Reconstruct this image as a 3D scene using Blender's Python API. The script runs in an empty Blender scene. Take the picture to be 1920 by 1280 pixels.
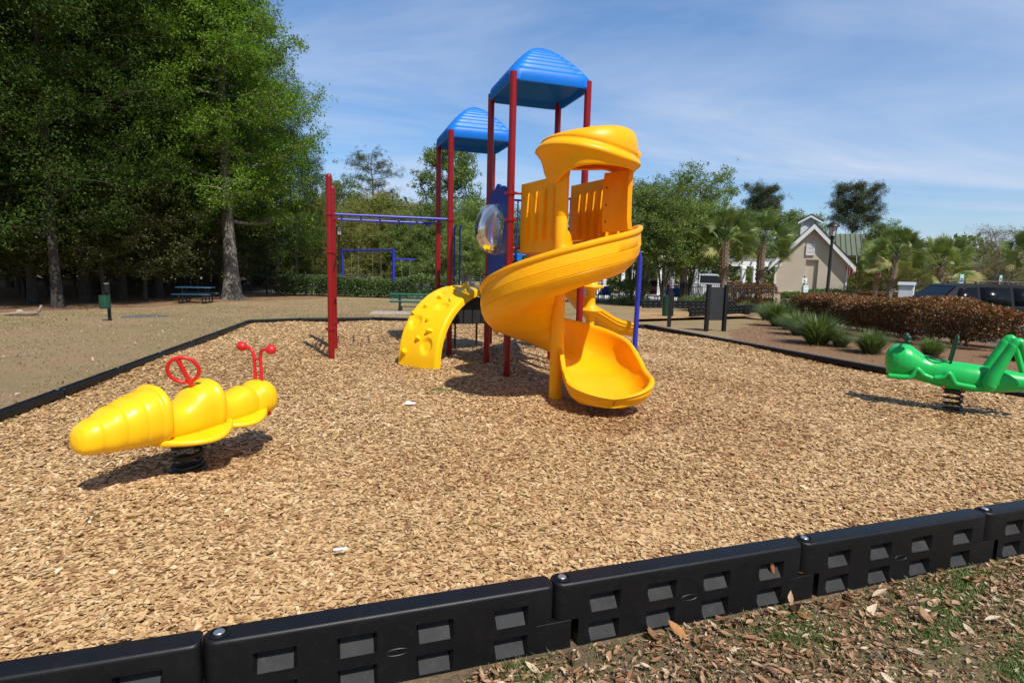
import bpy, math, random
import numpy as np
from mathutils import Vector, Matrix
random.seed(7); RNG = np.random.default_rng(7)
scene = bpy.context.scene
COL = scene.collection
pi = math.pi
rad = math.radians

# ------------------------------------------------------------------ camera geometry
FPX = 1080.0
PITCH = math.atan(137 / FPX); ROLL = 0.0244; CAM_H = 1.4
FW = Vector((0, math.cos(PITCH), -math.sin(PITCH)))
R0 = Vector((1, 0, 0)); U0 = Vector((0, math.sin(PITCH), math.cos(PITCH)))
CR = R0 * math.cos(ROLL) + U0 * math.sin(ROLL)
CU = -R0 * math.sin(ROLL) + U0 * math.cos(ROLL)
cam_d = bpy.data.cameras.new('camera'); cam = bpy.data.objects.new('camera', cam_d); COL.objects.link(cam)
cam_d.sensor_width = 36; cam_d.lens = 36 * FPX / 1920; cam_d.clip_end = 3000; cam_d.clip_start = 0.05
Mc = Matrix.Identity(4)
for i in range(3):
    Mc[i][0] = CR[i]; Mc[i][1] = CU[i]; Mc[i][2] = -FW[i]
Mc[2][3] = CAM_H
cam.matrix_world = Mc
scene.camera = cam

def gz(x, y):
    r = math.hypot(x, y)
    t = min(1, max(0, (r - 14.5) / 17)); t = t * t * (3 - 2 * t)
    return -0.228 - 0.372 * t
def ray(px, py):
    return FW + CR * ((px - 960) / FPX) + CU * ((640 - py) / FPX)
def P(px, py, z=0.0):
    d = ray(px, py); t = (z - CAM_H) / d.z
    return Vector((d.x * t, d.y * t, z))
def G(px, py):
    z = -0.3
    for _ in range(12):
        p = P(px, py, z); z = gz(p.x, p.y)
    return Vector((p.x, p.y, z))
def D(px, py, Y):
    d = ray(px, py); t = Y / d.y
    return Vector((d.x * t, Y, CAM_H + d.z * t))
def GX(px, Y, py=515):
    p = D(px, py, Y); return Vector((p.x, p.y, gz(p.x, p.y)))

# ------------------------------------------------------------------ mesh helpers
class MB:
    def __init__(s): s.v = []; s.f = []; s.mi = []
    def add(s, vs, fs, mi=0):
        b = len(s.v); s.v += [tuple(v) for v in vs]
        s.f += [tuple(i + b for i in f) for f in fs]; s.mi += [mi] * len(fs)
    def box(s, c, size, M=None, mi=0, taper=1.0):
        hx, hy, hz = size[0] / 2, size[1] / 2, size[2] / 2
        vs = []
        for z in (-1, 1):
            k = taper if z > 0 else 1
            for x, y in ((-1, -1), (1, -1), (1, 1), (-1, 1)):
                p = Vector((x * hx * k, y * hy * k, z * hz))
                if M is not None: p = M @ p
                vs.append(p + Vector(c))
        s.add(vs, [(3, 2, 1, 0), (4, 5, 6, 7), (0, 1, 5, 4), (1, 2, 6, 5), (2, 3, 7, 6), (3, 0, 4, 7)], mi)
    def loft(s, rings, closed=True, cap=True, mi=0, loop=False):
        n = len(rings[0]); vs = [p for r in rings for p in r]; fs = []
        m = len(rings); rng = range(m if loop else m - 1)
        for i in rng:
            a = i * n; b = ((i + 1) % m) * n
            for j in range(n if closed else n - 1):
                k = (j + 1) % n
                fs.append((a + j, a + k, b + k, b + j))
        if cap and closed and not loop:
            fs.append(tuple(range(n - 1, -1, -1))); fs.append(tuple((m - 1) * n + j for j in range(n)))
        s.add(vs, fs, mi)
    def tube(s, pts, r, n=12, cap=True, mi=0, loop=False):
        pts = [Vector(p) for p in pts]; m = len(pts)
        rs = r if isinstance(r, (list, tuple)) else [r] * m
        rings = []; prev = None
        for i, p in enumerate(pts):
            if loop: t = pts[(i + 1) % m] - pts[i - 1]
            else: t = pts[min(i + 1, m - 1)] - pts[max(i - 1, 0)]
            if t.length < 1e-9: t = Vector((0, 0, 1))
            t.normalize()
            if prev is None:
                a = Vector((0, 0, 1)) if abs(t.z) < .9 else Vector((1, 0, 0))
                u = t.cross(a).normalized()
            else:
                u = prev - t * prev.dot(t)
                u = u.normalized() if u.length > 1e-6 else t.orthogonal().normalized()
            prev = u; w = t.cross(u)
            rings.append([p + (u * math.cos(2 * pi * j / n) + w * math.sin(2 * pi * j / n)) * rs[i] for j in range(n)])
        s.loft(rings, True, cap, mi, loop)
    def lathe(s, prof, n=24, o=(0, 0, 0), M=None, mi=0, cap=True):
        o = Vector(o); rings = []
        for r, z in prof:
            ring = []
            for j in range(n):
                p = Vector((r * math.cos(2 * pi * j / n), r * math.sin(2 * pi * j / n), z))
                if M is not None: p = M @ p
                ring.append(p + o)
            rings.append(ring)
        s.loft(rings, True, cap, mi)
    def sphere(s, c, r, n=16, m=9, sc=(1, 1, 1), mi=0):
        prof = []
        rings = []
        for i in range(m + 1):
            a = -pi / 2 + pi * i / m; q = max(math.cos(a), .02)
            rings.append([Vector((c[0] + r * sc[0] * q * math.cos(2 * pi * j / n), c[1] + r * sc[1] * q * math.sin(2 * pi * j / n), c[2] + r * sc[2] * math.sin(a))) for j in range(n)])
        s.loft(rings, True, True, mi)
    def build(s, name, mat, parent=None, angle=38, bevel=None, world=False, sub=0, solid=None):
        me = bpy.data.meshes.new(name)
        v = s.v
        if world and parent is not None:
            o = wloc(parent); v = [(p[0] - o.x, p[1] - o.y, p[2] - o.z) for p in v]
        me.from_pydata(v, [], s.f); me.update()
        mats = mat if isinstance(mat, (list, tuple)) else [mat]
        for m_ in mats: me.materials.append(m_)
        if len(mats) > 1: me.polygons.foreach_set('material_index', s.mi)
        me.polygons.foreach_set('use_smooth', [True] * len(me.polygons))
        if angle is not None: me.set_sharp_from_angle(angle=rad(angle))
        o = bpy.data.objects.new(name, me); COL.objects.link(o)
        if parent is not None: o.parent = parent
        if solid:
            m_ = o.modifiers.new('solid', 'SOLIDIFY'); m_.thickness = solid; m_.offset = -1
        if bevel:
            m_ = o.modifiers.new('bevel', 'BEVEL'); m_.width = bevel; m_.segments = 2; m_.limit_method = 'ANGLE'; m_.angle_limit = rad(40)
        if sub:
            m_ = o.modifiers.new('sub', 'SUBSURF'); m_.levels = sub; m_.render_levels = sub
        return o
def wloc(o):
    p = Vector(o.location)
    while o.parent is not None:
        o = o.parent; p = p + Vector(o.location)
    return p
def tag(o, label=None, cat=None, group=None, kind=None):
    if label: o['label'] = label
    if cat: o['category'] = cat
    if group: o['group'] = group
    if kind: o['kind'] = kind
    return o
def thing(name, loc, label, cat, group=None, rz=0):
    o = bpy.data.objects.new(name, None); COL.objects.link(o); o.empty_display_size = .2
    o.location = loc; o.rotation_euler = (0, 0, rz)
    return tag(o, label, cat, group)
def kids(o): return [c for c in bpy.data.objects if c.parent == o]
def dup(o, loc, rz=0, label=None, scale=None, parent=None):
    c = o.copy(); COL.objects.link(c)
    if parent is None:
        c.location = loc; c.rotation_euler = (0, 0, rz)
        if scale: c.scale = scale if isinstance(scale, (tuple, list)) else (scale,) * 3
        if label: c['label'] = label
    else: c.parent = parent
    for k in kids(o): dup(k, None, parent=c)
    return c
def smoothstep(a, b, x):
    t = min(1, max(0, (x - a) / (b - a))); return t * t * (3 - 2 * t)
def catmull(pts, n=8):
    pts = [Vector(p) for p in pts]; out = []
    for i in range(len(pts) - 1):
        p0 = pts[max(i - 1, 0)]; p1 = pts[i]; p2 = pts[i + 1]; p3 = pts[min(i + 2, len(pts) - 1)]
        for k in range(n):
            t = k / n
            out.append(.5 * ((2 * p1) + (p2 - p0) * t + (2 * p0 - 5 * p1 + 4 * p2 - p3) * t * t + (3 * p1 - p0 - 3 * p2 + p3) * t ** 3))
    out.append(pts[-1]); return out
def Rz(a): return Matrix.Rotation(a, 3, 'Z')
def face_mesh(name, V, nper, mat, parent=None, tint=None, smooth=False, F=None):
    """numpy vertices (N*nper) -> one polygon per nper vertices (or explicit quad faces F)"""
    me = bpy.data.meshes.new(name)
    V = np.asarray(V, dtype=np.float32).reshape(-1, 3)
    if F is None: L = np.arange(len(V), dtype=np.int32); nf = len(V) // nper
    else: F = np.asarray(F, dtype=np.int32); L = F.ravel(); nf = len(F); nper = F.shape[1]
    me.vertices.add(len(V)); me.vertices.foreach_set('co', V.ravel())
    me.loops.add(len(L)); me.loops.foreach_set('vertex_index', L)
    me.polygons.add(nf); me.polygons.foreach_set('loop_start', np.arange(nf, dtype=np.int32) * nper)
    me.polygons.foreach_set('loop_total', np.full(nf, nper, dtype=np.int32))
    me.update(calc_edges=True)
    if smooth: me.polygons.foreach_set('use_smooth', [True] * nf)
    if tint is not None:
        a = me.attributes.new('tint', 'FLOAT', 'FACE'); a.data.foreach_set('value', np.asarray(tint, dtype=np.float32))
    me.materials.append(mat); me.validate()
    o = bpy.data.objects.new(name, me); COL.objects.link(o)
    if parent is not None: o.parent = parent
    return o

# ------------------------------------------------------------------ materials
def nodes_of(name):
    m = bpy.data.materials.new(name); m.use_nodes = True
    nt = m.node_tree; b = nt.nodes['Principled BSDF']
    return m, nt, b
def N(nt, t, **kw):
    n = nt.nodes.new(t)
    for k, v in kw.items(): setattr(n, k, v)
    return n
def ramp(nt, stops, fac=None, interp='LINEAR'):
    r = N(nt, 'ShaderNodeValToRGB'); r.color_ramp.interpolation = interp
    e = r.color_ramp.elements
    while len(e) < len(stops): e.new(.5)
    for i, (p, c) in enumerate(stops):
        e[i].position = p; e[i].color = (*c, 1) if len(c) == 3 else c
    if fac is not None: nt.links.new(fac, r.inputs[0])
    return r
def noise(nt, scale, detail=4, rough=.6, vec=None, dist=0):
    n = N(nt, 'ShaderNodeTexNoise'); n.inputs['Scale'].default_value = scale
    n.inputs['Detail'].default_value = detail; n.inputs['Roughness'].default_value = rough; n.inputs['Distortion'].default_value = dist
    if vec is not None: nt.links.new(vec, n.inputs['Vector'])
    return n
def mixc(nt, a, b, fac, mode='MIX'):
    m = N(nt, 'ShaderNodeMix', data_type='RGBA', blend_type=mode)
    for sock, val in ((m.inputs[0], fac), (m.inputs[6], a), (m.inputs[7], b)):
        if hasattr(val, 'is_linked') or isinstance(val, bpy.types.NodeSocket): nt.links.new(val, sock)
        elif isinstance(val, (int, float)): sock.default_value = val
        else: sock.default_value = (*val, 1) if len(val) == 3 else val
    return m.outputs[2]
def bump(nt, b, height, strength=.2, dist=.01):
    n = N(nt, 'ShaderNodeBump'); n.inputs['Strength'].default_value = strength; n.inputs['Distance'].default_value = dist
    nt.links.new(height, n.inputs['Height']); nt.links.new(n.outputs[0], b.inputs['Normal'])
def plain(name, col, rough=.5, var=.12, scale=6, bmp=.0, bscale=60, metal=0, spec=.5, coat=0, dust=None):
    m, nt, b = nodes_of(name)
    tc = N(nt, 'ShaderNodeTexCoord').outputs['Object']
    n1 = noise(nt, scale, 5, .65, tc)
    lo = tuple(c * (1 - var) for c in col); hi = tuple(min(1, c * (1 + var)) for c in col)
    r = ramp(nt, [(.3, lo), (.7, hi)], n1.outputs[0])
    colout = r.outputs[0]
    if dust:
        n3 = noise(nt, scale * 3.1, 8, .75, tc)
        rr = ramp(nt, [(.52, (0, 0, 0)), (.75, (dust[1],) * 3)], n3.outputs[0])
        colout = mixc(nt, colout, dust[0], rr.outputs[0])
    nt.links.new(colout, b.inputs['Base Color'])
    n2 = noise(nt, scale * 4, 6, .7, tc)
    mr = N(nt, 'ShaderNodeMapRange'); nt.links.new(n2.outputs[0], mr.inputs[0])
    mr.inputs[3].default_value = max(.03, rough - .08); mr.inputs[4].default_value = min(1, rough + .1)
    nt.links.new(mr.outputs[0], b.inputs['Roughness'])
    b.inputs['Metallic'].default_value = metal; b.inputs['Specular IOR Level'].default_value = spec
    b.inputs['Coat Weight'].default_value = coat; b.inputs['Coat Roughness'].default_value = .15
    if bmp:
        nb = noise(nt, bscale, 3, .6, tc); bump(nt, b, nb.outputs[0], bmp, .004)
    return m
def leafmat(name, stops, trans=.3, gloss=.35, objvar=.25):
    m = bpy.data.materials.new(name); m.use_nodes = True; nt = m.node_tree; nt.nodes.clear()
    out = N(nt, 'ShaderNodeOutputMaterial')
    at = N(nt, 'ShaderNodeAttribute', attribute_name='tint')
    r = ramp(nt, stops, at.outputs['Fac'])
    oi = N(nt, 'ShaderNodeObjectInfo')
    hs = N(nt, 'ShaderNodeHueSaturation')
    mr = N(nt, 'ShaderNodeMapRange'); nt.links.new(oi.outputs['Random'], mr.inputs[0])
    mr.inputs[3].default_value = 1 - objvar; mr.inputs[4].default_value = 1 + objvar
    nt.links.new(mr.outputs[0], hs.inputs['Value']); nt.links.new(r.outputs[0], hs.inputs['Color'])
    b = N(nt, 'ShaderNodeBsdfPrincipled'); b.inputs['Roughness'].default_value = .5; b.inputs['Specular IOR Level'].default_value = gloss
    nt.links.new(hs.outputs[0], b.inputs['Base Color'])
    t = N(nt, 'ShaderNodeBsdfTranslucent')
    br = mixc(nt, hs.outputs[0], (1.25, 1.35, .55), 1.0, 'MULTIPLY'); nt.links.new(br, t.inputs['Color'])
    mx = N(nt, 'ShaderNodeMixShader'); mx.inputs[0].default_value = trans
    nt.links.new(b.outputs[0], mx.inputs[1]); nt.links.new(t.outputs[0], mx.inputs[2]); nt.links.new(mx.outputs[0], out.inputs[0])
    return m

M = {}
M['slide'] = plain('slide_plastic', (.97, .43, .002), .38, .05, 3, .05, 90, spec=.28, dust=((.50, .24, .06), .28))
M['climb'] = plain('climber_plastic', (.97, .53, .003), .38, .05, 3, .06, 90, spec=.28, dust=((.55, .3, .06), .12))
M['bee'] = plain('bee_plastic', (.95, .53, .004), .36, .05, 5, .06, 120, spec=.45, dust=((.6, .4, .08), .12))
M['blueroof'] = plain('blue_roof_plastic', (.004, .165, .68), .40, .06, 3, .05, 80, spec=.28)
M['bluepanel'] = plain('blue_panel_plastic', (.01, .06, .36), .4, .08, 3, .05, 80)
M['red'] = plain('red_post_paint', (.235, .005, .008), .3, .10, 4, .03, 150, spec=.4, coat=.08)
M['redhandle'] = plain('red_handle_paint', (.62, .015, .02), .35, .06, 8, .04, 150)
M['bluepipe'] = plain('blue_pipe_paint', (.02, .03, .38), .35, .1, 4, .03, 150)
M['blackdeck'] = plain('black_vinyl', (.012, .012, .013), .55, .2, 8, .15, 120)
M['green'] = plain('green_plastic', (.012, .46, .095), .33, .06, 4, .05, 100, spec=.4)
M['dkgreen'] = plain('dark_green_paint', (.004, .05, .03), .4, .15, 6)
M['binggreen'] = plain('bin_green_paint', (.005, .06, .035), .45, .12, 6)
M['spring'] = plain('spring_steel', (.008, .008, .008), .45, .2, 20)
M['rubberblack'] = plain('border_plastic', (.0045, .005, .0065), .44, .25, 5, .12, 220, spec=.33, dust=((.06, .055, .05), .12))
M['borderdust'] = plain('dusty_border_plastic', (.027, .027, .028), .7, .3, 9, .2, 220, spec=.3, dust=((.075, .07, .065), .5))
M['zinc'] = plain('zinc_bolt', (.5, .52, .55), .35, .1, 40, metal=.9)
M['blackpaint'] = plain('black_metal_paint', (.008, .008, .009), .45, .2, 8)
M['boardblack'] = plain('board_black', (.022, .024, .027), .55, .2, 5)
M['white'] = plain('white_paint', (.78, .79, .80), .5, .05, 3)
M['whiteplastic'] = plain('white_plastic', (.8, .8, .8), .5, .04, 3)
M['stucco'] = plain('beige_stucco', (.56, .485, .385), .85, .06, 1.2, .3, 60)
M['stuccodk'] = plain('beige_recess', (.55, .455, .355), .85, .06, 1.2, .3, 60)
M['roofgreen'] = plain('green_metal_roof', (.135, .155, .10), .45, .08, 2)
M['roofdark'] = plain('dark_green_edge', (.012, .035, .025), .5, .1, 3)
M['louver'] = plain('grey_louver', (.35, .37, .4), .5, .06, 3)
M['tablegreen'] = plain('blue_green_vinyl', (.012, .07, .14), .4, .1, 6)
M['benchgreen'] = plain('bench_green', (.02, .16, .12), .45, .1, 6)
M['chain'] = plain('steel_chain', (.45, .45, .42), .4, .1, 30, metal=.6)
M['bluesling'] = plain('blue_sling', (.02, .10, .55), .6, .08, 5)
M['concrete'] = plain('pool_concrete', (.50, .48, .45), .8, .1, 2, .2, 30)
M['asphalt'] = plain('asphalt', (.05, .05, .052), .85, .15, 5, .4, 80)
M['sand'] = plain('sandy_path', (.40, .33, .26), .9, .12, 2, .3, 60)
M['greyroof'] = plain('grey_shingle', (.13, .15, .18), .8, .15, 4)
M['whitewall'] = plain('white_siding', (.55, .57, .6), .7, .05, 3)
M['suv'] = plain('dark_navy_paint', (.003, .0045, .009), .5, .1, 3, spec=.2)
M['redcar'] = plain('red_car_paint', (.30, .02, .012), .3, .05, 3, coat=.3)
M['silver'] = plain('silver_car_paint', (.42, .44, .46), .3, .05, 3, coat=.4)
M['tyre'] = plain('tyre_rubber', (.012, .012, .012), .8, .1, 10)
M['glass_dark'] = plain('tinted_glass', (.005, .006, .007), .2, .1, 3, spec=.3)
M['paper'] = plain('paper_wrapper', (.62, .78, .82), .6, .05, 9)
M['signblue'] = plain('sign_blue', (.02, .08, .4), .5, .05, 9)
M['signgreen'] = plain('sign_pale_green', (.45, .68, .62), .5, .05, 9)
M['flagred'] = plain('flag_red', (.45, .02, .03), .7, .05, 9)
M['flagwhite'] = plain('flag_white', (.75, .73, .72), .7, .05, 9)
M['flagblue'] = plain('flag_blue', (.02, .025, .12), .7, .05, 9)
M['lampglass'] = plain('lamp_glass', (.5, .5, .48), .25, .05, 9)
M['deadwood'] = plain('dead_wood', (.28, .22, .16), .85, .3, 10, .5, 60)
M['boltred'] = plain('bolt_cap_red', (.5, .015, .015), .4, .05, 9)

def bark(name, c0, c1, s=6):
    m, nt, b = nodes_of(name)
    tc = N(nt, 'ShaderNodeTexCoord').outputs['Object']
    mp = N(nt, 'ShaderNodeMapping'); mp.inputs['Scale'].default_value = (s, s, s * .25); nt.links.new(tc, mp.inputs[0])
    n1 = noise(nt, 2.2, 8, .7, mp.outputs[0], 1.0)
    r = ramp(nt, [(.35, c0), (.62, c1)], n1.outputs[0]); nt.links.new(r.outputs[0], b.inputs['Base Color'])
    b.inputs['Roughness'].default_value = .9; bump(nt, b, n1.outputs[0], .7, .05)
    return m
M['bark'] = bark('grey_bark', (.05, .043, .036), (.24, .215, .185))
M['barkdark'] = bark('dark_bark', (.02, .017, .014), (.08, .066, .055))
M['barkpine'] = bark('pine_bark', (.03, .022, .017), (.11, .08, .06))
M['palmtrunk'] = bark('palm_trunk', (.07, .055, .045), (.30, .26, .22), 9)
M['palmboot'] = bark('palm_boot', (.14, .07, .035), (.38, .27, .18), 9)
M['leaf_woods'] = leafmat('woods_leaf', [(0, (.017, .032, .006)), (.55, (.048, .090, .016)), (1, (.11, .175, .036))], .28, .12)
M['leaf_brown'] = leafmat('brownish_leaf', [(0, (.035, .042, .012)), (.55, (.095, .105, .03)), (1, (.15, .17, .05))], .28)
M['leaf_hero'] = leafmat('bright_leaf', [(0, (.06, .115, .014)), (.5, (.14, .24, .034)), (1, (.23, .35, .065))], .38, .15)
M['leaf_cypress'] = leafmat('cypress_leaf', [(0, (.11, .125, .026)), (.5, (.225, .235, .055)), (1, (.33, .31, .095))], .33)
M['leaf_mid'] = leafmat('midgreen_leaf', [(0, (.06, .10, .021)), (.5, (.14, .205, .046)), (1, (.22, .295, .085))], .33)
M['leaf_pine'] = leafmat('pine_needle', [(0, (.028, .042, .018)), (.5, (.065, .088, .038)), (1, (.12, .145, .065))], .18)
M['leaf_spring'] = leafmat('spring_leaf', [(0, (.08, .13, .028)), (.5, (.17, .25, .055)), (1, (.26, .35, .11))], .35)
M['leaf_bare'] = leafmat('sparse_bud', [(0, (.12, .09, .06)), (1, (.25, .2, .13))], .3)
M['leaf_hedge'] = leafmat('hedge_leaf', [(0, (.03, .055, .015)), (.5, (.08, .135, .038)), (1, (.16, .23, .07))], .25, .5)
M['leaf_redhedge'] = leafmat('red_hedge_leaf', [(0, (.022, .024, .009)), (.32, (.075, .07, .022)), (.55, (.15, .055, .02)), (.82, (.30, .10, .035)), (1, (.36, .29, .12))], .22, .5, .05)
M['grassblade'] = leafmat('grass_blade', [(0, (.05, .085, .018)), (.5, (.11, .18, .04)), (.8, (.18, .23, .075)), (1, (.34, .28, .16))], .3, .3, .05)
M['lawnblade'] = leafmat('lawn_blade', [(0, (.13, .13, .04)), (.35, (.23, .205, .08)), (.65, (.40, .295, .16)), (1, (.54, .41, .26))], .25, .2, .05)
M['clumpblade'] = leafmat('clump_blade', [(0, (.05, .085, .025)), (.5, (.13, .19, .06)), (1, (.27, .33, .14))], .25, .4, .1)
M['palmleaf'] = leafmat('palm_leaf', [(0, (.07, .115, .03)), (.5, (.18, .25, .07)), (.85, (.33, .39, .13)), (1, (.48, .42, .18))], .25, .6, .1)
M['dryleaf'] = leafmat('dry_leaf', [(0, (.06, .03, .018)), (.25, (.22, .10, .045)), (.55, (.40, .235, .13)), (.85, (.52, .37, .24)), (1, (.64, .52, .38))], .15, .35, .02)
M['chip'] = leafmat('wood_chip', [(0, (.15, .06, .028)), (.14, (.32, .16, .07)), (.45, (.54, .345, .158)), (.85, (.66, .46, .245)), (1, (.82, .68, .48))], .06, .25, .01)
def bubble_mat():
    m = bpy.data.materials.new('clear_dome'); m.use_nodes = True; nt = m.node_tree; nt.nodes.clear()
    out = N(nt, 'ShaderNodeOutputMaterial'); g = N(nt, 'ShaderNodeBsdfGlossy'); g.inputs['Roughness'].default_value = .04
    t = N(nt, 'ShaderNodeBsdfTransparent'); t.inputs[0].default_value = (.90, .93, .95, 1)
    d = N(nt, 'ShaderNodeBsdfDiffuse'); d.inputs[0].default_value = (.6, .62, .64, 1)
    lw = N(nt, 'ShaderNodeLayerWeight'); lw.inputs[0].default_value = .35
    m1 = N(nt, 'ShaderNodeMixShader'); nt.links.new(lw.outputs['Fresnel'], m1.inputs[0]); nt.links.new(t.outputs[0], m1.inputs[1]); nt.links.new(g.outputs[0], m1.inputs[2])
    m2 = N(nt, 'ShaderNodeMixShader'); m2.inputs[0].default_value = .10; nt.links.new(m1.outputs[0], m2.inputs[1]); nt.links.new(d.outputs[0], m2.inputs[2])
    nt.links.new(m2.outputs[0], out.inputs[0]); return m
M['bubble'] = bubble_mat()

# ground
def ground_mat():
    m, nt, b = nodes_of('lawn_ground')
    tc = N(nt, 'ShaderNodeTexCoord').outputs['Object']
    n1 = noise(nt, .35, 6, .65, tc, .5); n2 = noise(nt, 2.5, 8, .7, tc); n3 = noise(nt, 26, 6, .75, tc); n5 = noise(nt, 90, 3, .7, tc)
    green = ramp(nt, [(.3, (.16, .15, .06)), (.7, (.30, .255, .11))], n3.outputs[0])
    brown = ramp(nt, [(.3, (.23, .155, .09)), (.55, (.38, .26, .155)), (.75, (.50, .37, .235))], n3.outputs[0])
    f = N(nt, 'ShaderNodeMath', operation='ADD'); nt.links.new(n1.outputs[0], f.inputs[0])
    s2 = N(nt, 'ShaderNodeMath', operation='MULTIPLY'); nt.links.new(n2.outputs[0], s2.inputs[0]); s2.inputs[1].default_value = .55; nt.links.new(s2.outputs[0], f.inputs[1])
    fr = ramp(nt, [(.64, (0, 0, 0)), (.98, (.9, .9, .9))], f.outputs[0])
    c = mixc(nt, brown.outputs[0], green.outputs[0], fr.outputs[0])
    # bare sandy patches
    n4 = noise(nt, .8, 5, .6, tc, .3)
    pr = ramp(nt, [(.62, (0, 0, 0)), (.75, (.6, .6, .6))], n4.outputs[0])
    c = mixc(nt, c, (.44, .36, .28), pr.outputs[0])
    # pine straw mulch mask
    at = N(nt, 'ShaderNodeAttribute', attribute_name='mulch')
    ma = N(nt, 'ShaderNodeMath', operation='ADD'); nt.links.new(at.outputs['Fac'], ma.inputs[0])
    sn = N(nt, 'ShaderNodeMath', operation='MULTIPLY_ADD'); nt.links.new(n2.outputs[0], sn.inputs[0]); sn.inputs[1].default_value = .5; sn.inputs[2].default_value = -.25
    nt.links.new(sn.outputs[0], ma.inputs[1])
    mrp = ramp(nt, [(.45, (0, 0, 0)), (.55, (1, 1, 1))], ma.outputs[0])
    mul = ramp(nt, [(.3, (.13, .075, .04)), (.55, (.29, .175, .10)), (.75, (.44, .30, .19))], n3.outputs[0])
    c = mixc(nt, c, mul.outputs[0], mrp.outputs[0])
    # dark soil near the front edge
    at2 = N(nt, 'ShaderNodeAttribute', attribute_name='soil')
    soil = ramp(nt, [(.3, (.10, .07, .048)), (.7, (.23, .165, .115))], n3.outputs[0])
    c = mixc(nt, c, soil.outputs[0], at2.outputs['Fac'])
    nt.links.new(c, b.inputs['Base Color']); b.inputs['Roughness'].default_value = .95; b.inputs['Specular IOR Level'].default_value = .15
    ad = N(nt, 'ShaderNodeMath', operation='ADD'); nt.links.new(n3.outputs[0], ad.inputs[0]); nt.links.new(n5.outputs[0], ad.inputs[1])
    bump(nt, b, ad.outputs[0], .8, .03)
    return m
M['ground'] = ground_mat()
def chipbase_mat():
    m, nt, b = nodes_of('chip_bed')
    tc = N(nt, 'ShaderNodeTexCoord').outputs['Object']
    mp = N(nt, 'ShaderNodeMapping'); mp.inputs['Scale'].default_value = (1, 1.0, 1); nt.links.new(tc, mp.inputs[0])
    v = N(nt, 'ShaderNodeTexVoronoi'); v.inputs['Scale'].default_value = 38; nt.links.new(mp.outputs[0], v.inputs['Vector'])
    sep = N(nt, 'ShaderNodeSeparateColor'); nt.links.new(v.outputs['Color'], sep.inputs[0])
    r = ramp(nt, [(0, (.20, .10, .045)), (.25, (.36, .20, .09)), (.6, (.53, .335, .16)), (1, (.66, .46, .25))], sep.outputs[0])
    n1 = noise(nt, .7, 4, .6, tc); rr = ramp(nt, [(.35, (.82, .8, .78)), (.65, (1, 1, 1))], n1.outputs[0])
    c = mixc(nt, r.outputs[0], rr.outputs[0], 1.0, 'MULTIPLY')
    nt.links.new(c, b.inputs['Base Color']); b.inputs['Roughness'].default_value = .9; b.inputs['Specular IOR Level'].default_value = .2
    bump(nt, b, sep.outputs[1], .9, .02); return m
M['chipbase'] = chipbase_mat()

# ------------------------------------------------------------------ world, sun
SUN_AZ = (.52, -.855); SUN_EL = rad(54)
w = bpy.data.worlds.new('World'); scene.world = w; w.use_nodes = True
nt = w.node_tree; bg = nt.nodes['Background']
sky = N(nt, 'ShaderNodeTexSky', sky_type='NISHITA'); sky.sun_disc = False
sky.sun_elevation = SUN_EL; sky.sun_rotation = math.atan2(SUN_AZ[0], SUN_AZ[1])
sky.altitude = 0; sky.air_density = 1.0; sky.dust_density = .6; sky.ozone_density = 2.2
tcw = N(nt, 'ShaderNodeTexCoord').outputs['Generated']
sp = N(nt, 'ShaderNodeSeparateXYZ'); nt.links.new(tcw, sp.inputs[0])
az = N(nt, 'ShaderNodeMath', operation='ADD'); nt.links.new(sp.outputs[2], az.inputs[0]); az.inputs[1].default_value = .12
dx = N(nt, 'ShaderNodeMath', operation='DIVIDE'); nt.links.new(sp.outputs[0], dx.inputs[0]); nt.links.new(az.outputs[0], dx.inputs[1])
dy = N(nt, 'ShaderNodeMath', operation='DIVIDE'); nt.links.new(sp.outputs[1], dy.inputs[0]); nt.links.new(az.outputs[0], dy.inputs[1])
cb = N(nt, 'ShaderNodeCombineXYZ'); nt.links.new(dx.outputs[0], cb.inputs[0]); nt.links.new(dy.outputs[0], cb.inputs[1])
mpw = N(nt, 'ShaderNodeMapping'); mpw.inputs['Rotation'].default_value = (0, 0, rad(20)); mpw.inputs['Scale'].default_value = (.5, 1.25, 1); nt.links.new(cb.outputs[0], mpw.inputs[0])
cn = noise(nt, .55, 9, .62, mpw.outputs[0], .8); cn2 = noise(nt, .23, 4, .5, mpw.outputs[0])
cm = N(nt, 'ShaderNodeMath', operation='MULTIPLY'); nt.links.new(cn.outputs[0], cm.inputs[0]); nt.links.new(cn2.outputs[0], cm.inputs[1])
cr = ramp(nt, [(.18, (0, 0, 0)), (.25, (.42, .42, .42)), (.32, (1, 1, 1))], cm.outputs[0])
fw_ = N(nt, 'ShaderNodeMapRange', interpolation_type='SMOOTHSTEP'); nt.links.new(sp.outputs[1], fw_.inputs[0]); fw_.inputs[1].default_value = -.1; fw_.inputs[2].default_value = .75; fw_.inputs[3].default_value = 0; fw_.inputs[4].default_value = 1
zr = N(nt, 'ShaderNodeMapRange'); nt.links.new(sp.outputs[2], zr.inputs[0]); zr.inputs[1].default_value = 0; zr.inputs[2].default_value = .5
gz_ = mixc(nt, (.92, 1.10, 1.32), (1.30, 1.58, 1.80), zr.outputs[0])
gn = mixc(nt, (1, 1, 1), gz_, fw_.outputs[0])
skyg = mixc(nt, sky.outputs[0], gn, 1.0, 'MULTIPLY')
cfw = N(nt, 'ShaderNodeMath', operation='MULTIPLY'); nt.links.new(cr.outputs[0], cfw.inputs[0]); nt.links.new(fw_.outputs[0], cfw.inputs[1])
SKYC = mixc(nt, skyg, (6.0, 7.0, 8.9), cfw.outputs[0])
nt.links.new(SKYC, bg.inputs[0]); bg.inputs[1].default_value = .085
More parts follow.
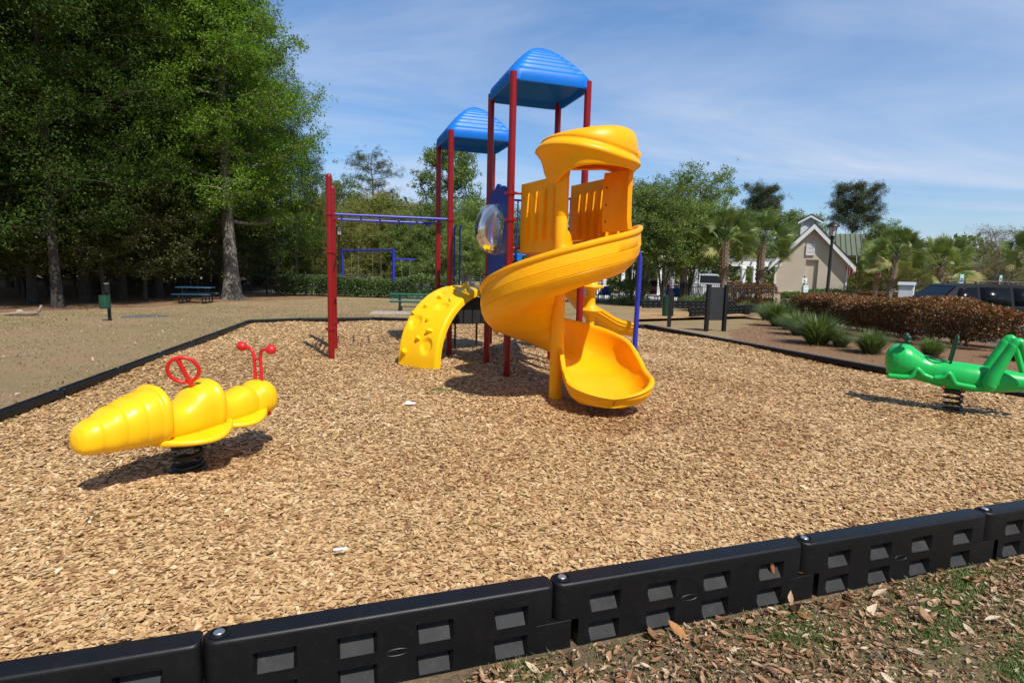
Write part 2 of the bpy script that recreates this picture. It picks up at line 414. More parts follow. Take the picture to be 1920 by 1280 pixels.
sd = bpy.data.lights.new('sun', 'SUN'); sd.energy = 4.4; sd.angle = rad(.55); sd.color = (1, .955, .88)
so = bpy.data.objects.new('sun', sd); COL.objects.link(so)
sdir = Vector((SUN_AZ[0] * math.cos(SUN_EL), SUN_AZ[1] * math.cos(SUN_EL), math.sin(SUN_EL)))
so.rotation_euler = sdir.to_track_quat('Z', 'Y').to_euler(); so.location = sdir * 60
vs = scene.view_settings; vs.view_transform = 'Standard'; vs.look = 'None'; vs.gamma = 1; vs.use_curve_mapping = False; vs.exposure = 0.22
scene.cycles.max_bounces = 7; scene.cycles.transparent_max_bounces = 8
# ================================================================== ground
def axis_coords(near, step, far):
    a = [0.0]; s = step
    while a[-1] < far:
        a.append(a[-1] + s)
        if a[-1] > near: s *= 1.25
    return a
xs = axis_coords(22, .33, 900); xs = [-x for x in xs[:0:-1]] + xs
ys = axis_coords(40, .33, 1200); yb = axis_coords(3, .33, 200); ys = [-y for y in yb[:0:-1]] + ys
MULCH = [  # pine-straw beds: polygons in world xy
    [G(1385, 650), G(1360, 622), G(1400, 612), G(1450, 588), G(1475, 575), G(1560, 580), Vector((16, 23, 0)), Vector((15, 9, 0)), Vector((7.2, 6.5, 0)), Vector((5.2, 8, 0)), G(1480, 690)],
    [G(520, 532), G(860, 545), G(1000, 552), G(1180, 568), G(1440, 590), Vector((17.5, 37, 0)), Vector((17, 40, 0)), Vector((-18, 42, 0))],
    [Vector((-60, 15, 0)), Vector((-19, 17.5, 0)), Vector((-17, 20, 0)), Vector((-15, 24, 0)), Vector((-14.5, 28, 0)), Vector((-11, 33, 0)), Vector((-11, 60, 0)), Vector((-60, 60, 0))],
]
def inpoly(x, y, poly):
    c = False; j = len(poly) - 1
    for i in range(len(poly)):
        xi, yi = poly[i][0], poly[i][1]; xj, yj = poly[j][0], poly[j][1]
        if (yi > y) != (yj > y) and x < (xj - xi) * (y - yi) / (yj - yi + 1e-12) + xi: c = not c
        j = i
    return c
V = []; mul = []; soil = []
for y in ys:
    for x in xs:
        V.append((x, y, gz(x, y)))
        mul.append(1.0 if any(inpoly(x, y, p) for p in MULCH) else 0.0)
        soil.append(max(0, 1 - abs(y - (1.9 + .34 * (x + 1.08))) / 1.4) * .85 if y < 2.0 + .34 * (x + 1.08) else 0)
nx = len(xs); F = [(j * nx + i, j * nx + i + 1, (j + 1) * nx + i + 1, (j + 1) * nx + i) for j in range(len(ys) - 1) for i in range(nx - 1)]
gr = face_mesh('ground', V, 4, M['ground'], F=F, smooth=True); tag(gr, kind='structure')
for nm, dat in (('mulch', mul), ('soil', soil)):
    a = gr.data.attributes.new(nm, 'FLOAT', 'POINT'); a.data.foreach_set('value', dat)

def sheet(name, poly, mat, dz=.004, kind='structure', step=1.0):
    """flat sheet following the ground"""
    x0 = min(p[0] for p in poly); x1 = max(p[0] for p in poly); y0 = min(p[1] for p in poly); y1 = max(p[1] for p in poly)
    import bmesh
    bm = bmesh.new(); vs = [bm.verts.new((p[0], p[1], 0)) for p in poly]; bm.faces.new(vs)
    for ax, lo, hi in ((0, x0, x1), (1, y0, y1)):
        t = lo + step
        while t < hi:
            co = (t, 0, 0) if ax == 0 else (0, t, 0); no = (1, 0, 0) if ax == 0 else (0, 1, 0)
            bmesh.ops.bisect_plane(bm, geom=bm.verts[:] + bm.edges[:] + bm.faces[:], plane_co=co, plane_no=no); t += step
    for v in bm.verts: v.co.z = gz(v.co.x, v.co.y) + dz
    bmesh.ops.recalc_face_normals(bm, faces=bm.faces)
    if bm.faces and sum(f.normal.z for f in bm.faces) < 0: bmesh.ops.reverse_faces(bm, faces=bm.faces)
    me = bpy.data.meshes.new(name); bm.to_mesh(me); bm.free(); me.materials.append(mat)
    o = bpy.data.objects.new(name, me); COL.objects.link(o); tag(o, kind=kind); return o
sheet('parking_lot', [(13.1, 4), (45, 4), (60, 30), (52, 33), (30, 27), (13.4, 23.5)], M['asphalt'])
sheet('pool_deck', [(-18, 38.2), (17, 38.2), (17, 60), (-18, 60)], M['concrete'])
sheet('sandy_path', [G(690, 590), G(930, 590), G(930, 582), G(700, 583)], M['sand'], .006)

# ------------------------------------------------------------------ chip bed
FRONT_A = Vector((-1.08, 1.91, 0)); FD = Vector((1.27, .432, 0)).normalized(); TL = 1.345
BED = [Vector((-3.67, 1.03, 0)), Vector((6.92, 4.68, 0)), Vector((3.38, 14.6, 0))]
far_pts = [P(1180, 605, .05), P(960, 600, .05), P(700, 596, .05), P(560, 597.5, .05), P(470, 601, .05)]
for p in far_pts: BED.append(Vector((p.x, p.y, 0)))
BEDL = BED[-1]
import bmesh
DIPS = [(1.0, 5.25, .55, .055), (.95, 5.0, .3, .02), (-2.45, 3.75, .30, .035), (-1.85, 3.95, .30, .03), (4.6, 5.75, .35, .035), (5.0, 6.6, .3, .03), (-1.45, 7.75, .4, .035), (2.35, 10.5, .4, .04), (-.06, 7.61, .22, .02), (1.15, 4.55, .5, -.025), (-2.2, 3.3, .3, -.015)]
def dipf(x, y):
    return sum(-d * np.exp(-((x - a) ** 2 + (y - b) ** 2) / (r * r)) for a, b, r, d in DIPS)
def bedz(x, y):
    return float(dipf(x, y)) - .015 + .018 * math.sin(x * 1.3 + .5 * y) * math.sin(y * 1.1 - .4 * x) + .01 * math.sin(3.1 * x + 2.2 * y)
bm = bmesh.new(); bm.faces.new([bm.verts.new((p.x, p.y, 0)) for p in BED])
for k in range(-35, 40):
    bmesh.ops.bisect_plane(bm, geom=bm.verts[:] + bm.edges[:] + bm.faces[:], plane_co=(k * .2, 0, 0), plane_no=(1, 0, 0))
for k in range(5, 76):
    bmesh.ops.bisect_plane(bm, geom=bm.verts[:] + bm.edges[:] + bm.faces[:], plane_co=(0, k * .2, 0), plane_no=(0, 1, 0))
for v in bm.verts: v.co.z = bedz(v.co.x, v.co.y) - .006
bmesh.ops.recalc_face_normals(bm, faces=bm.faces)
if sum(f.normal.z for f in bm.faces) < 0: bmesh.ops.reverse_faces(bm, faces=bm.faces)
me = bpy.data.meshes.new('chip_bed'); bm.to_mesh(me); bm.free(); me.materials.append(M['chipbase'])
cbed = bpy.data.objects.new('chip_bed', me); COL.objects.link(cbed); tag(cbed, kind='structure')

def scatter(n, poly, dens):
    """rejection-sampled points in polygon with dens(x,y) in 0..1"""
    x0 = min(p[0] for p in poly); x1 = max(p[0] for p in poly); y0 = min(p[1] for p in poly); y1 = max(p[1] for p in poly)
    X = RNG.uniform(x0, x1, n); Y = RNG.uniform(y0, y1, n); U_ = RNG.uniform(0, 1, n)
    ins = np.zeros(n, bool); j = len(poly) - 1
    for i in range(len(poly)):
        xi, yi = poly[i][0], poly[i][1]; xj, yj = poly[j][0], poly[j][1]
        c = ((yi > Y) != (yj > Y)) & (X < (xj - xi) * (Y - yi) / (yj - yi + 1e-12) + xi); ins ^= c; j = i
    k = ins & (U_ < dens(X, Y)); return X[k], Y[k]
def vis(X, Y, m=.12):
    """inside the field of view (with margin), so nothing is spent far outside the frame"""
    return np.abs(X) < (Y * .93 + .6 + m)
def chips(name, poly, n, zf, label):
    d0 = lambda X, Y: np.minimum(1, 3.4 / np.maximum(np.hypot(X, Y), .5)) ** 1.55 * vis(X, Y, .8)
    X, Y = scatter(n, poly, d0); K = len(X); d = np.hypot(X, Y)
    s = np.clip(.85 + (d - 3.2) * .055, .85, 1.3)
    L = RNG.lognormal(math.log(.0138), .46, K) * s; W = np.minimum(L, RNG.lognormal(math.log(.0068), .38, K) * s)
    a = RNG.uniform(0, 2 * pi, K); tilt = RNG.normal(0, .17, K); tilt2 = RNG.normal(0, .20, K)
    u = np.stack([np.cos(a) * np.cos(tilt), np.sin(a) * np.cos(tilt), np.sin(tilt)], 1)
    v = np.stack([-np.sin(a) * np.cos(tilt2), np.cos(a) * np.cos(tilt2), np.sin(tilt2)], 1)
    Z = zf(X, Y) + np.abs(RNG.normal(0, .0055, K)) + .004
    C = np.stack([X, Y, Z], 1)[:, None, :]
    q = np.array([[-1, -1], [1, -1], [1, 1], [-1, 1]], float)[None] + RNG.uniform(-.35, .35, (K, 4, 2))
    Vv = C + q[:, :, :1] * (u * L[:, None])[:, None, :] + q[:, :, 1:] * (v * W[:, None])[:, None, :]
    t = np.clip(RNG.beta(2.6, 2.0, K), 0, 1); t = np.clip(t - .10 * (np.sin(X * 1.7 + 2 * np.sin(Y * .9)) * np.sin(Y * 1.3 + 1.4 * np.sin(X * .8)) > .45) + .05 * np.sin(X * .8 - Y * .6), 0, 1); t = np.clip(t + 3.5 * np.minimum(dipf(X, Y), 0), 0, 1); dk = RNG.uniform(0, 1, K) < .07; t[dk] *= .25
    return face_mesh(name, Vv.reshape(-1, 3), 4, M['chip'], tint=t)
bz = lambda X, Y: dipf(X, Y) - .015 + .018 * np.sin(X * 1.3 + .5 * Y) * np.sin(Y * 1.1 - .4 * X) + .01 * np.sin(3.1 * X + 2.2 * Y)
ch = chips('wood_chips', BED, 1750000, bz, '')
tag(ch, 'loose tan wood chips covering the playground bed', 'wood chips', kind='stuff')

# second, farther bed on the right
BED2 = [G(1190, 604), G(1290, 600.5), G(1420, 597), G(1376, 590), G(1200, 588)]
bed2 = sheet('chip_bed_far', [(p.x, p.y) for p in BED2], M['chipbase'], .10); bed2.name = 'far_chip_bed'

# ------------------------------------------------------------------ border sections
def pocket_loft(mb, x0, x1, zl, zh, xp, zp, th, round_top, round_l, round_r, mi=0):
    """extruded plastic section along x with sunk pockets xp[(a,b)], zp[(a,b)] on both faces"""
    X = {x0, x1}; kn = .05
    for a, b in xp: X |= {a, a + .013, b - .013, b}
    if round_l:
        for k in range(1, 7): X.add(x0 + kn * (1 - math.cos(k * pi / 12)))
    if round_r:
        for k in range(1, 7): X.add(x1 - kn * .6 * (1 - math.cos(k * pi / 12)))
    X = sorted(X); rt = .016 if round_top else .002
    Z = {zl, zh - rt}
    for a, b in zp: Z |= {a, b - .022, b - .003, b}
    Z = sorted(Z); rings = []
    for x in X:
        h = th / 2
        if round_l and x < x0 + kn: h *= math.sqrt(max(.0, 1 - ((x0 + kn - x) / kn) ** 2)) * .97 + .03
        if round_r and x > x1 - kn * .6:
            h *= .55 + .45 * math.sqrt(max(0, 1 - ((x - x1 + kn * .6) / (kn * .6)) ** 2))
        dep = {}
        for z in Z:
            d = 0
            for a, b in xp:
                if a + .012 < x < b - .012:
                    for c, e in zp:
                        if e - .023 < z < e - .002: d = .049
            dep[z] = d
        r = [Vector((x, -h + dep[z], z)) for z in Z]
        top = zh - (0 if not round_r or x < x1 - .02 else .006)
        for k in range(1, 5):
            a = k * pi / 2 / 4; r.append(Vector((x, -h + min(rt, h * .9) * (1 - math.cos(a)), zh - rt + rt * math.sin(a))))
        for k in range(3, -1, -1):
            a = k * pi / 2 / 4; r.append(Vector((x, h - min(rt, h * .9) * (1 - math.cos(a)), zh - rt + rt * math.sin(a))))
        r += [Vector((x, h - dep[z], z)) for z in Z[-2::-1]]
        rings.append(r)
    mb.loft(rings, True, True, mi)
XP = [(.165, .315), (.455, .605), (.755, .905), (1.075, 1.225)]
def border_section(label):
    t = thing('border_section', (0, 0, 0), label, 'edging', 'black edging sections around the chips')
    mb = MB()
    pocket_loft(mb, 0, .115, .118, .285, [], [], .105, True, True, False)
    pocket_loft(mb, .115, 1.265, -.06, .285, XP, [(.0, .086), (.134, .218)], .105, True, False, False)
    pocket_loft(mb, 1.265, 1.341, .118, .285, [], [], .105, True, False, True)
    pocket_loft(mb, 1.265, 1.425, -.06, .116, [], [], .105, False, False, False)
    # moulded oval mark
    ov = [Vector((.680 + .045 * math.cos(2 * pi * k / 24), -.0528, .118 + .014 * math.sin(2 * pi * k / 24))) for k in range(24)]
    mb.tube(ov, .0018, 4, False, 0, True)
    for k in range(7):
        mb.box((.655 + k * .0085, -.0532, .118), (.004, .002, .010 - .003 * (k % 2)))
    mb.lathe([(.036, 0), (.038, .004), (.034, .006), (.031, .003)], 20, (.052, 0, .2845), cap=False)
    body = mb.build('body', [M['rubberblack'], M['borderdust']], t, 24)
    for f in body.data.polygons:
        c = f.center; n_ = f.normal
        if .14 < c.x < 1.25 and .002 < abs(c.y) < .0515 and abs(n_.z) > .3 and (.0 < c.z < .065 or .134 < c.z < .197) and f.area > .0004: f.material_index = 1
    b = MB(); b.lathe([(.0, .001), (.019, .001), (.019, .006), (.016, .0085), (0, .0088)], 16, (.052, 0, .285)); b.build('stake_head', M['zinc'], t)
    return t
ORD = ['first', 'second', 'third', 'fourth', 'fifth', 'sixth', 'seventh', 'eighth', 'ninth', 'tenth', 'eleventh', 'twelfth', 'thirteenth']
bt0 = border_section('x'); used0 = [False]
def put_border(a, ang, label):
    if not used0[0]:
        used0[0] = True; bt0.location = a; bt0.rotation_euler = (0, 0, ang); bt0['label'] = label; return bt0
    return dup(bt0, a, ang, label)
fa = math.atan2(FD.y, FD.x)
flabels = ['black edging section cut by the left part of the bottom frame edge', 'wide black edging section nearest the camera, with an oval mark and mud at its foot',
           'black edging section with a brown leaf stuck in its upper slot', 'black edging section between the leaf-slotted one and the right frame corner', 'black edging section cut off by the right frame edge beside the leaf litter']
flabels += ['black edging section just outside the right frame edge', 'black edging section at the front right corner of the chips', 'black edging section just outside the left frame edge']
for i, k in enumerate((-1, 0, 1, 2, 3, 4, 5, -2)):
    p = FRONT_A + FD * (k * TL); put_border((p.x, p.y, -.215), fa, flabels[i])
def run(a, b, what):
    a = Vector((a.x, a.y, 0)); b = Vector((b.x, b.y, 0)); L = (b - a).length; n = max(1, round(L / TL)); d = (b - a) / n
    for i in range(n):
        p = a + d * i
        o = put_border((p.x, p.y, -.215), math.atan2(d.y, d.x), what % ORD[min(i, 12)])
        o.scale = (d.length / TL, 1, 1)
run(BEDL, BED[0] + (BEDL - BED[0]) * .18, '%s black edging section along the left lawn, counted from its far corner')
run(BED[2], BED[1], '%s black edging section along the right side of the chips, counted from its far end')
run(BED[7], BED[6], '%s black edging section on the far left edge, counted from the lawn corner')
run(BED[6], BED[5], '%s black edging section behind the red ladder posts, along the far edge of the chips')
run(BED[5], BED[2], '%s black edging section on the far chip edge, counted from behind the yellow climber')
run(BED2[4] + Vector((0, 0, 0)), BED2[3], '%s black edging section along the back of the second chip bed, beside the green bin')
run(BED2[1], BED2[2], '%s black edging section along the front of the second chip bed, behind the black board')

# ================================================================== play structure
UA = Vector((math.cos(rad(18)), math.sin(rad(18)), 0)); VA = Vector((-UA.y, UA.x, 0))
A = Vector((-.06, 7.61, 0)); SP = 1.03
C_ = A + UA * SP; B_ = A + VA * SP; D_ = C_ + VA * SP
E_ = Vector((-1.02, 9.26, 0)); F_ = E_ + UA * .97; E2 = E_ + VA * SP; F2 = F_ + VA * SP
Gp = Vector((-2.75, 8.69, 0)); Hp = Vector((-3.0, 9.66, 0)); Xp = Vector((.47, 10.88, 0))
PS = thing('play_structure', (A.x, A.y, 0), 'tall playground set with two blue roofs, red posts and yellow spiral slide', 'playset')
PR = .046
def post(p, z1, name='post', rings=(), cap=False, r=PR):
    mb = MB(); prof = [(r, -.05), (r, z1)]
    if cap: prof += [(r, z1), (r * .95, z1 + .02), (r * .7, z1 + .042), (r * .3, z1 + .052), (0.002, z1 + .053)]
    mb.lathe(prof, 20, p); o = mb.build(name, M['red'], PS, world=True)
    for z in rings:
        c = MB(); c.lathe([(r + .001, z - .022), (r + .013, z - .018), (r + .015, z), (r + .013, z + .018), (r + .001, z + .022)], 20, p, cap=False)
        for s in (-1, 1): c.box((p.x + s * (r + .022), p.y - .005, z), (.024, .03, .03))
        c.build('clamp', M['red'], o, world=True)
    return o
RZ1 = 3.75; RZ2 = 3.40
post(A, RZ1 + .1, rings=(2.02, 2.36, 1.42)); post(B_, RZ1 + .1, rings=(2.05, 1.3)); post(C_, RZ1 + .1, rings=(2.45, 1.5)); post(D_, RZ1 + .1, rings=(2.2,))
post(E_, RZ2 + .1, rings=(2.13, .95)); post(F_, RZ2 + .1, rings=(1.9,)); post(E2, RZ2 + .1, rings=(2.13,)); post(F2, RZ2 + .1)
post(Xp, 1.9, cap=True)
post(Gp, 2.66, rings=(2.13, 1.58, .42), cap=True); post(Hp, 2.62, rings=(2.13, 1.58, .42), cap=True)

def tower_roof(c, z0, half):
    mb = MB(); n = 160; lev = []
    # lip
    def sq(th, w, rc):
        # rounded-square radius by direction
        k = 2 / (1 - rc) if rc < 1 else 2
        x = math.cos(th); y = math.sin(th); p = 9
        return w / ((abs(x) ** p + abs(y) ** p) ** (1 / p))
    zs = []
    H = .46; rings = []
    def ring(w, z, rib=None, p=9):
        r = []
        for j in range(n):
            th = 2 * pi * (j + .5) / n; x = math.cos(th); y = math.sin(th)
            q = w / ((abs(x) ** p + abs(y) ** p) ** (1 / p)); px, py = x * q, y * q
            zz = z
            if rib is not None:
                e = min(abs(px), abs(py)) / max(1e-6, max(abs(px), abs(py)))   # 0 middle of a face, 1 at a corner
                inside = smoothstep(.86, .80, e)
                zz = z + rib[0] * inside; k = 1 + rib[1] * inside; px *= k; py *= k
            pt = c + UA * px + VA * py; r.append(Vector((pt.x, pt.y, z0 + zz)))
        return r
    rings.append(ring(half * .93, .09)); rings.append(ring(half * .955, .0)); rings.append(ring(half * .985, -.005)); rings.append(ring(half, .012)); rings.append(ring(half * .995, .12)); rings.append(ring(half * .975, .145))
    m = 130
    for i in range(m + 1):
        t = i / m
        w_ = half * .962 * (1 - t) + .004
        z = .15 + H * (1 - (1 - t) ** 1.6)
        rb = None
        if .03 < t < .86:
            ph = ((t - .03) / .83 * 8) % 1.0
            rb = (0.0, (-.020 * (smoothstep(0, .14, ph) - smoothstep(.14, 1.0, ph)) - .006) / w_)
        rings.append(ring(w_, z, rb, 9 - 5 * t))
    mb.loft(rings, True, False)
    # closed top
    k = len(mb.v) - n; mb.f.append(tuple(range(k, k + n))); mb.mi.append(0)
    # underside (shallow vault)
    rr = [ring(half * .93, .09), ring(half * .5, .28), ring(half * .12, .42)]
    mb.loft([list(x) for x in rr], True, False)
    kk = len(mb.v) - n; mb.f.append(tuple(range(kk, kk + n))); mb.mi.append(0)
    return mb.build('tower_roof', M['blueroof'], PS, 30, world=True)
cF = A + UA * SP / 2 + VA * SP / 2; cR = E_ + UA * .97 / 2 + VA * SP / 2
tower_roof(cF, RZ1, .565); tower_roof(cR, RZ2, .55)

def deck(pts, z, name='deck'):
    mb = MB(); n = len(pts)
    top = [Vector((p.x, p.y, z)) for p in pts]; bot = [Vector((p.x, p.y, z - .09)) for p in pts]
    mb.loft([bot, top], True, True); return mb.build(name, M['blackdeck'], PS, None, .01, world=True)
def inset(pts, d):
    c = sum(pts, Vector()) / len(pts); return [p + (c - p).normalized() * d for p in pts]
deck(inset([A, C_, D_, B_], .02), 1.5); deck(inset([E_, F_, F2, E2], .02), 1.08)
deck(inset([B_ + VA * .08, D_ + VA * .08, Xp, F_ + UA * .1], .04), 1.08)

# ---- spiral slide (part) with sub-parts
POLE = Vector((.49, 6.22, 0)); SR = .425
slide_path = [Vector((.40, 7.84, 1.55)), Vector((.55, 7.38, 1.55)), Vector((.72, 6.9, 1.545)), Vector((.87, 6.52, 1.53))]
hts = {0: 1.505, 30: 1.425, 60: 1.335, 90: 1.22, 120: 1.085, 150: .94, 180: .80, 210: .69, 240: .58, 270: .47, 300: .37, 330: .285}
for a in range(0, 331, 30):
    rr = SR + (.03 if a > 280 else 0)
    slide_path.append(Vector((POLE.x + rr * math.cos(rad(-a)), POLE.y + rr * math.sin(rad(-a)), hts[a])))
slide_path += [Vector((.945, 6.16, .215)), Vector((.97, 5.93, .15)), Vector((.985, 5.72, .115))]
sp_pts = catmull(slide_path, 7)
def slide_section(hw, wl, wr, flare=0.0):
    """closed profile (lateral, height); lateral + = rider's left side"""
    inn = []
    def side(s, w_):
        return [(s * (hw * .55), .004), (s * (hw * .78), .035), (s * (hw * .92), .10), (s * hw, .19), (s * (hw + .004), w_ - .05), (s * (hw + .004 + flare), w_ - .015), (s * (hw + .012 + flare), w_),
                (s * (hw + .030 + flare), w_ + .010), (s * (hw + .052 + flare), w_ + .002), (s * (hw + .060 + flare), w_ - .022), (s * (hw + .050 + flare), w_ - .045), (s * (hw + .036), w_ - .058),
                (s * (hw + .040), w_ - .085), (s * (hw + .046), .22), (s * (hw + .040), .214), (s * (hw + .046), .208), (s * (hw + .034), .12), (s * (hw + .026), .115), (s * (hw + .030), .108), (s * (hw * .985), .035), (s * (hw * .80), -.03), (s * (hw * .45), -.05)]
    a = side(1, wl); b = side(-1, wr)
    # loop: inner floor centre -> left side -> under -> right side reversed
    return [(0, 0.0)] + a + [(0, -.053)] + b[::-1]
mb = MB(); rings = []; m = len(sp_pts); i_sp0 = 3 * 7
for i, p in enumerate(sp_pts):
    t = sp_pts[min(i + 1, m - 1)] - sp_pts[max(i - 1, 0)]; t.z = 0; t.normalize()
    lat = Vector((-t.y, t.x, 0))          # rider's left
    s = i / (m - 1)
    ent = smoothstep(.10, .285, s); en2 = smoothstep(.04, .25, s); ex = smoothstep(.80, .97, s)
    hw = .20 + .17 * ent + .03 * ex
    wl = .10 + .285 * en2 - .16 * ex       # outer wall (left of the rider)
    wr = .07 + .31 * ent - .14 * ex
    last = max(0, (s - .965) / .035)
    sec = slide_section(hw, wl, wr, .0)
    wid = 1 + .42 * (en2 - ent)
    rings.append([p + lat * (l * wid if l > 0 else l) + Vector((0, 0, h)) for l, h in sec])
# rounded exit lip: pull the last rings in and down
pe = sp_pts[-1]; t = (sp_pts[-1] - sp_pts[-2]); t.z = 0; t.normalize(); lat = Vector((-t.y, t.x, 0))
for k in range(1, 17):
    k *= .625; a = k / 10 * pi / 2; ext = .25 * math.sin(a); nar = max(math.cos(a), .0) ** .8
    sec = slide_section(.40, .25, .24); sh = 1 - .72 * (k / 10) ** .8
    ca, sa = math.cos(a), math.sin(a); row = []
    for l, h in sec:
        sg = 1 if l >= 0 else -1; inn = min(abs(l), .40); ex_ = abs(l) - inn
        row.append(pe + t * (.25 * sa + ex_ * sa) + lat * (sg * (inn * max(ca, .0) ** .8 + ex_ * ca)) + Vector((0, 0, h * sh if h > 0 else h * (1 - .25 * k / 10))))
    rings.append(row)
mb.loft(rings, True, True)
SL = mb.build('spiral_slide', M['slide'], PS, 50, world=True)
# centre pole with flare onto the chute
mb = MB(); mb.lathe([(.072, -.05), (.072, 1.45), (.074, 1.52), (.07, 1.95), (.069, 1.955), (.071, 1.96), (.071, 2.36), (.085, 2.46), (.12, 2.53)], 24, POLE, cap=False)
fl = []
mb.build('centre_pole', M['slide'], SL, 40, world=True)
mb = MB()
rings = []
for k in range(9):
    q = k / 8; z = 1.46 + .26 * q; e = (1 - q) ** 2.4
    rings.append([Vector((POLE.x + (.070 + .22 * e * max(.0, math.cos(a_ + .5)) + .03 * e) * math.cos(a_), POLE.y + (.070 + .22 * e * max(0, math.cos(a_ + .5)) + .03 * e) * math.sin(a_), z)) for a_ in [2 * pi * j / 24 for j in range(24)]])
mb.loft(rings, True, False); mb.build('pole_flare', M['slide'], SL, 60, world=True)
# barrier panels with ribs
def barrier(p0, d, L, z0, z1, side, n=5, slope=0):
    mb = MB(); nu, nv = 230, 30; nrm = Vector((-d.y, d.x, 0)) * side
    def disp(s, z):
        v = 0
        for k in range(n):
            c = .2 + .62 * k / (n - 1) if n > 1 else .5
            zz = (z - z0) / (z1 - z0); cc = c - .05 * (1 - zz) * 1.0 + .03
            if .12 < zz < .86:
                wdt = .040 * min(1, (zz - .12) / .08) * (1.2 - .95 * zz)
                x = (s - cc) / max(wdt, 1e-4)
                if -1 < x < 1: v += .055 * min(1, (zz - .12) / .08) * (1.15 - .75 * zz) * (1 + x) / 2
        return v
    fr = []; bk = []
    for i in range(nu + 1):
        s = i / nu; a = []; b = []
        for j in range(nv + 1):
            zz = j / nv; z = z0 + (z1 - z0) * zz
            p = p0 + d * (L * s); dd = disp(s, z)
            a.append(p + nrm * (.02 + dd) + Vector((0, 0, z))); b.append(p + nrm * (-.02 + dd) + Vector((0, 0, z)))
        fr.append(a + b[::-1])
    mb.loft(fr, True, True); return mb.build('barrier_panel', M['slide'], SL, 50, world=True)
dn = Vector((.45, -.893, 0))
barrier(A + UA * .145 + dn * .03, dn, 1.02, 1.60, 2.47, -1, 4)
barrier(A + UA * .84 + dn * .03, dn, 1.05, 1.60, 2.50, -1, 5)
# bracket arms from post to panel
for z in (2.36, 1.66): mb = MB(); mb.tube([A + Vector((.03, 0, z)), A + UA * .13 + dn * .03 + Vector((0, 0, z))], .016, 10); mb.build('bracket', M['red'], PS, world=True)
# hood over the turn
HC = Vector((.765, 6.36, 0))
mb = MB(); n = 128
prof = [(.455, 2.455), (.475, 2.44), (.497, 2.445), (.508, 2.475), (.516, 2.53), (.522, 2.59), (.524, 2.65), (.518, 2.71), (.50, 2.76), (.47, 2.80), (.40, 2.83), (.30, 2.85), (.18, 2.86), (.06, 2.864), (.004, 2.865)]
pr2 = [p for p in catmull([Vector((r, z, 0)) for r, z in prof], 5)]
rings = []
for q in pr2:
    r = []
    for j in range(n):
        a = 2 * pi * j / n          # 0 = +x ; -pi/2 = towards camera
        rr, z = q.x, q.y
        band = smoothstep(2.44, 2.50, z) * (1 - smoothstep(2.76, 2.83, z))
        f = math.cos(a + pi * .42)   # front factor
        # two swirling ridges
        c1 = 2.575 + .075 * math.sin(1.5 * a + 2.3); c2 = 2.5
        rel = .045 * math.exp(-((z - c1) / .050) ** 2) - .016 * math.exp(-((z - c1 - .075) / .02) ** 2)
        rr = rr + rel * band
        # back half lifts away (open towards the tower)
        bk = smoothstep(.15, .75, math.sin(a - rad(18)))
        zz = z + .10 * bk * (1 - smoothstep(2.5, 2.75, z))
        da = math.atan2(math.sin(a - rad(205)), math.cos(a - rad(205))); lw = math.exp(-(da / .55) ** 2) * (1 - smoothstep(2.44, 2.62, z))
        zz -= .13 * lw; rr *= 1 - .20 * lw
        zz += .055 * math.cos(a - .2) * smoothstep(2.7, 2.86, z)
        zz -= .02 * max(0, -math.cos(a)) * (1 - smoothstep(2.44, 2.55, z))
        r.append(Vector((HC.x + rr * math.cos(a), HC.y + rr * math.sin(a), zz)))
    rings.append(r)
mb.loft(rings, True, False)
mb.build('hood', M['slide'], SL, 50, world=True, solid=.02)
# curved side wall carrying the hood on the right
mb = MB(); rings = []
for k in range(25):
    a = rad(-14 + 72 * k / 24); col = []
    for z, rr in ((1.84, .50), (1.95, .485), (2.2, .48), (2.42, .485), (2.50, .50)):
        col.append((rr, z))
    rings.append([Vector((HC.x + r * math.cos(a), HC.y + r * math.sin(a), z)) for r, z in col] + [Vector((HC.x + (r - .045) * math.cos(a), HC.y + (r - .045) * math.sin(a), z)) for r, z in col[::-1]])
mb.loft(rings, True, True); mb.build('side_wall', M['slide'], SL, 45, world=True)
mb = MB(); a = rad(52)
for z in (1.95, 2.14, 2.33): mb.sphere((HC.x + .432 * math.cos(a), HC.y + .432 * math.sin(a), z), .009, 8, 5)
mb.build('rivets', M['blackpaint'], SL, world=True)
# solid web between the lower turn and the pole
# ---- bubble window panel between A and B, facing -u
mb = MB(); nn = 40; PT = .03
def panel_pt(v, z, o): return A + VA * v + UA * o + Vector((0, 0, z))
out = []
vc = SP / 2; v0, v1 = .07, SP - .07
top = [(v0 + (v1 - v0) * k / 24, 2.36 + .13 * math.sin(pi * k / 24) + .05 * abs(math.sin(2 * pi * k / 24 * 1.5))) for k in range(25)]
outline = [(v0, 1.15), (v0 + .02, 1.9)] + [(v, z) for v, z in top] + [(v1 - .02, 1.9), (v1, 1.15)]
hole = []
nh = len(outline)
for k in range(nh): pass
HR = .335; HZ = 1.93
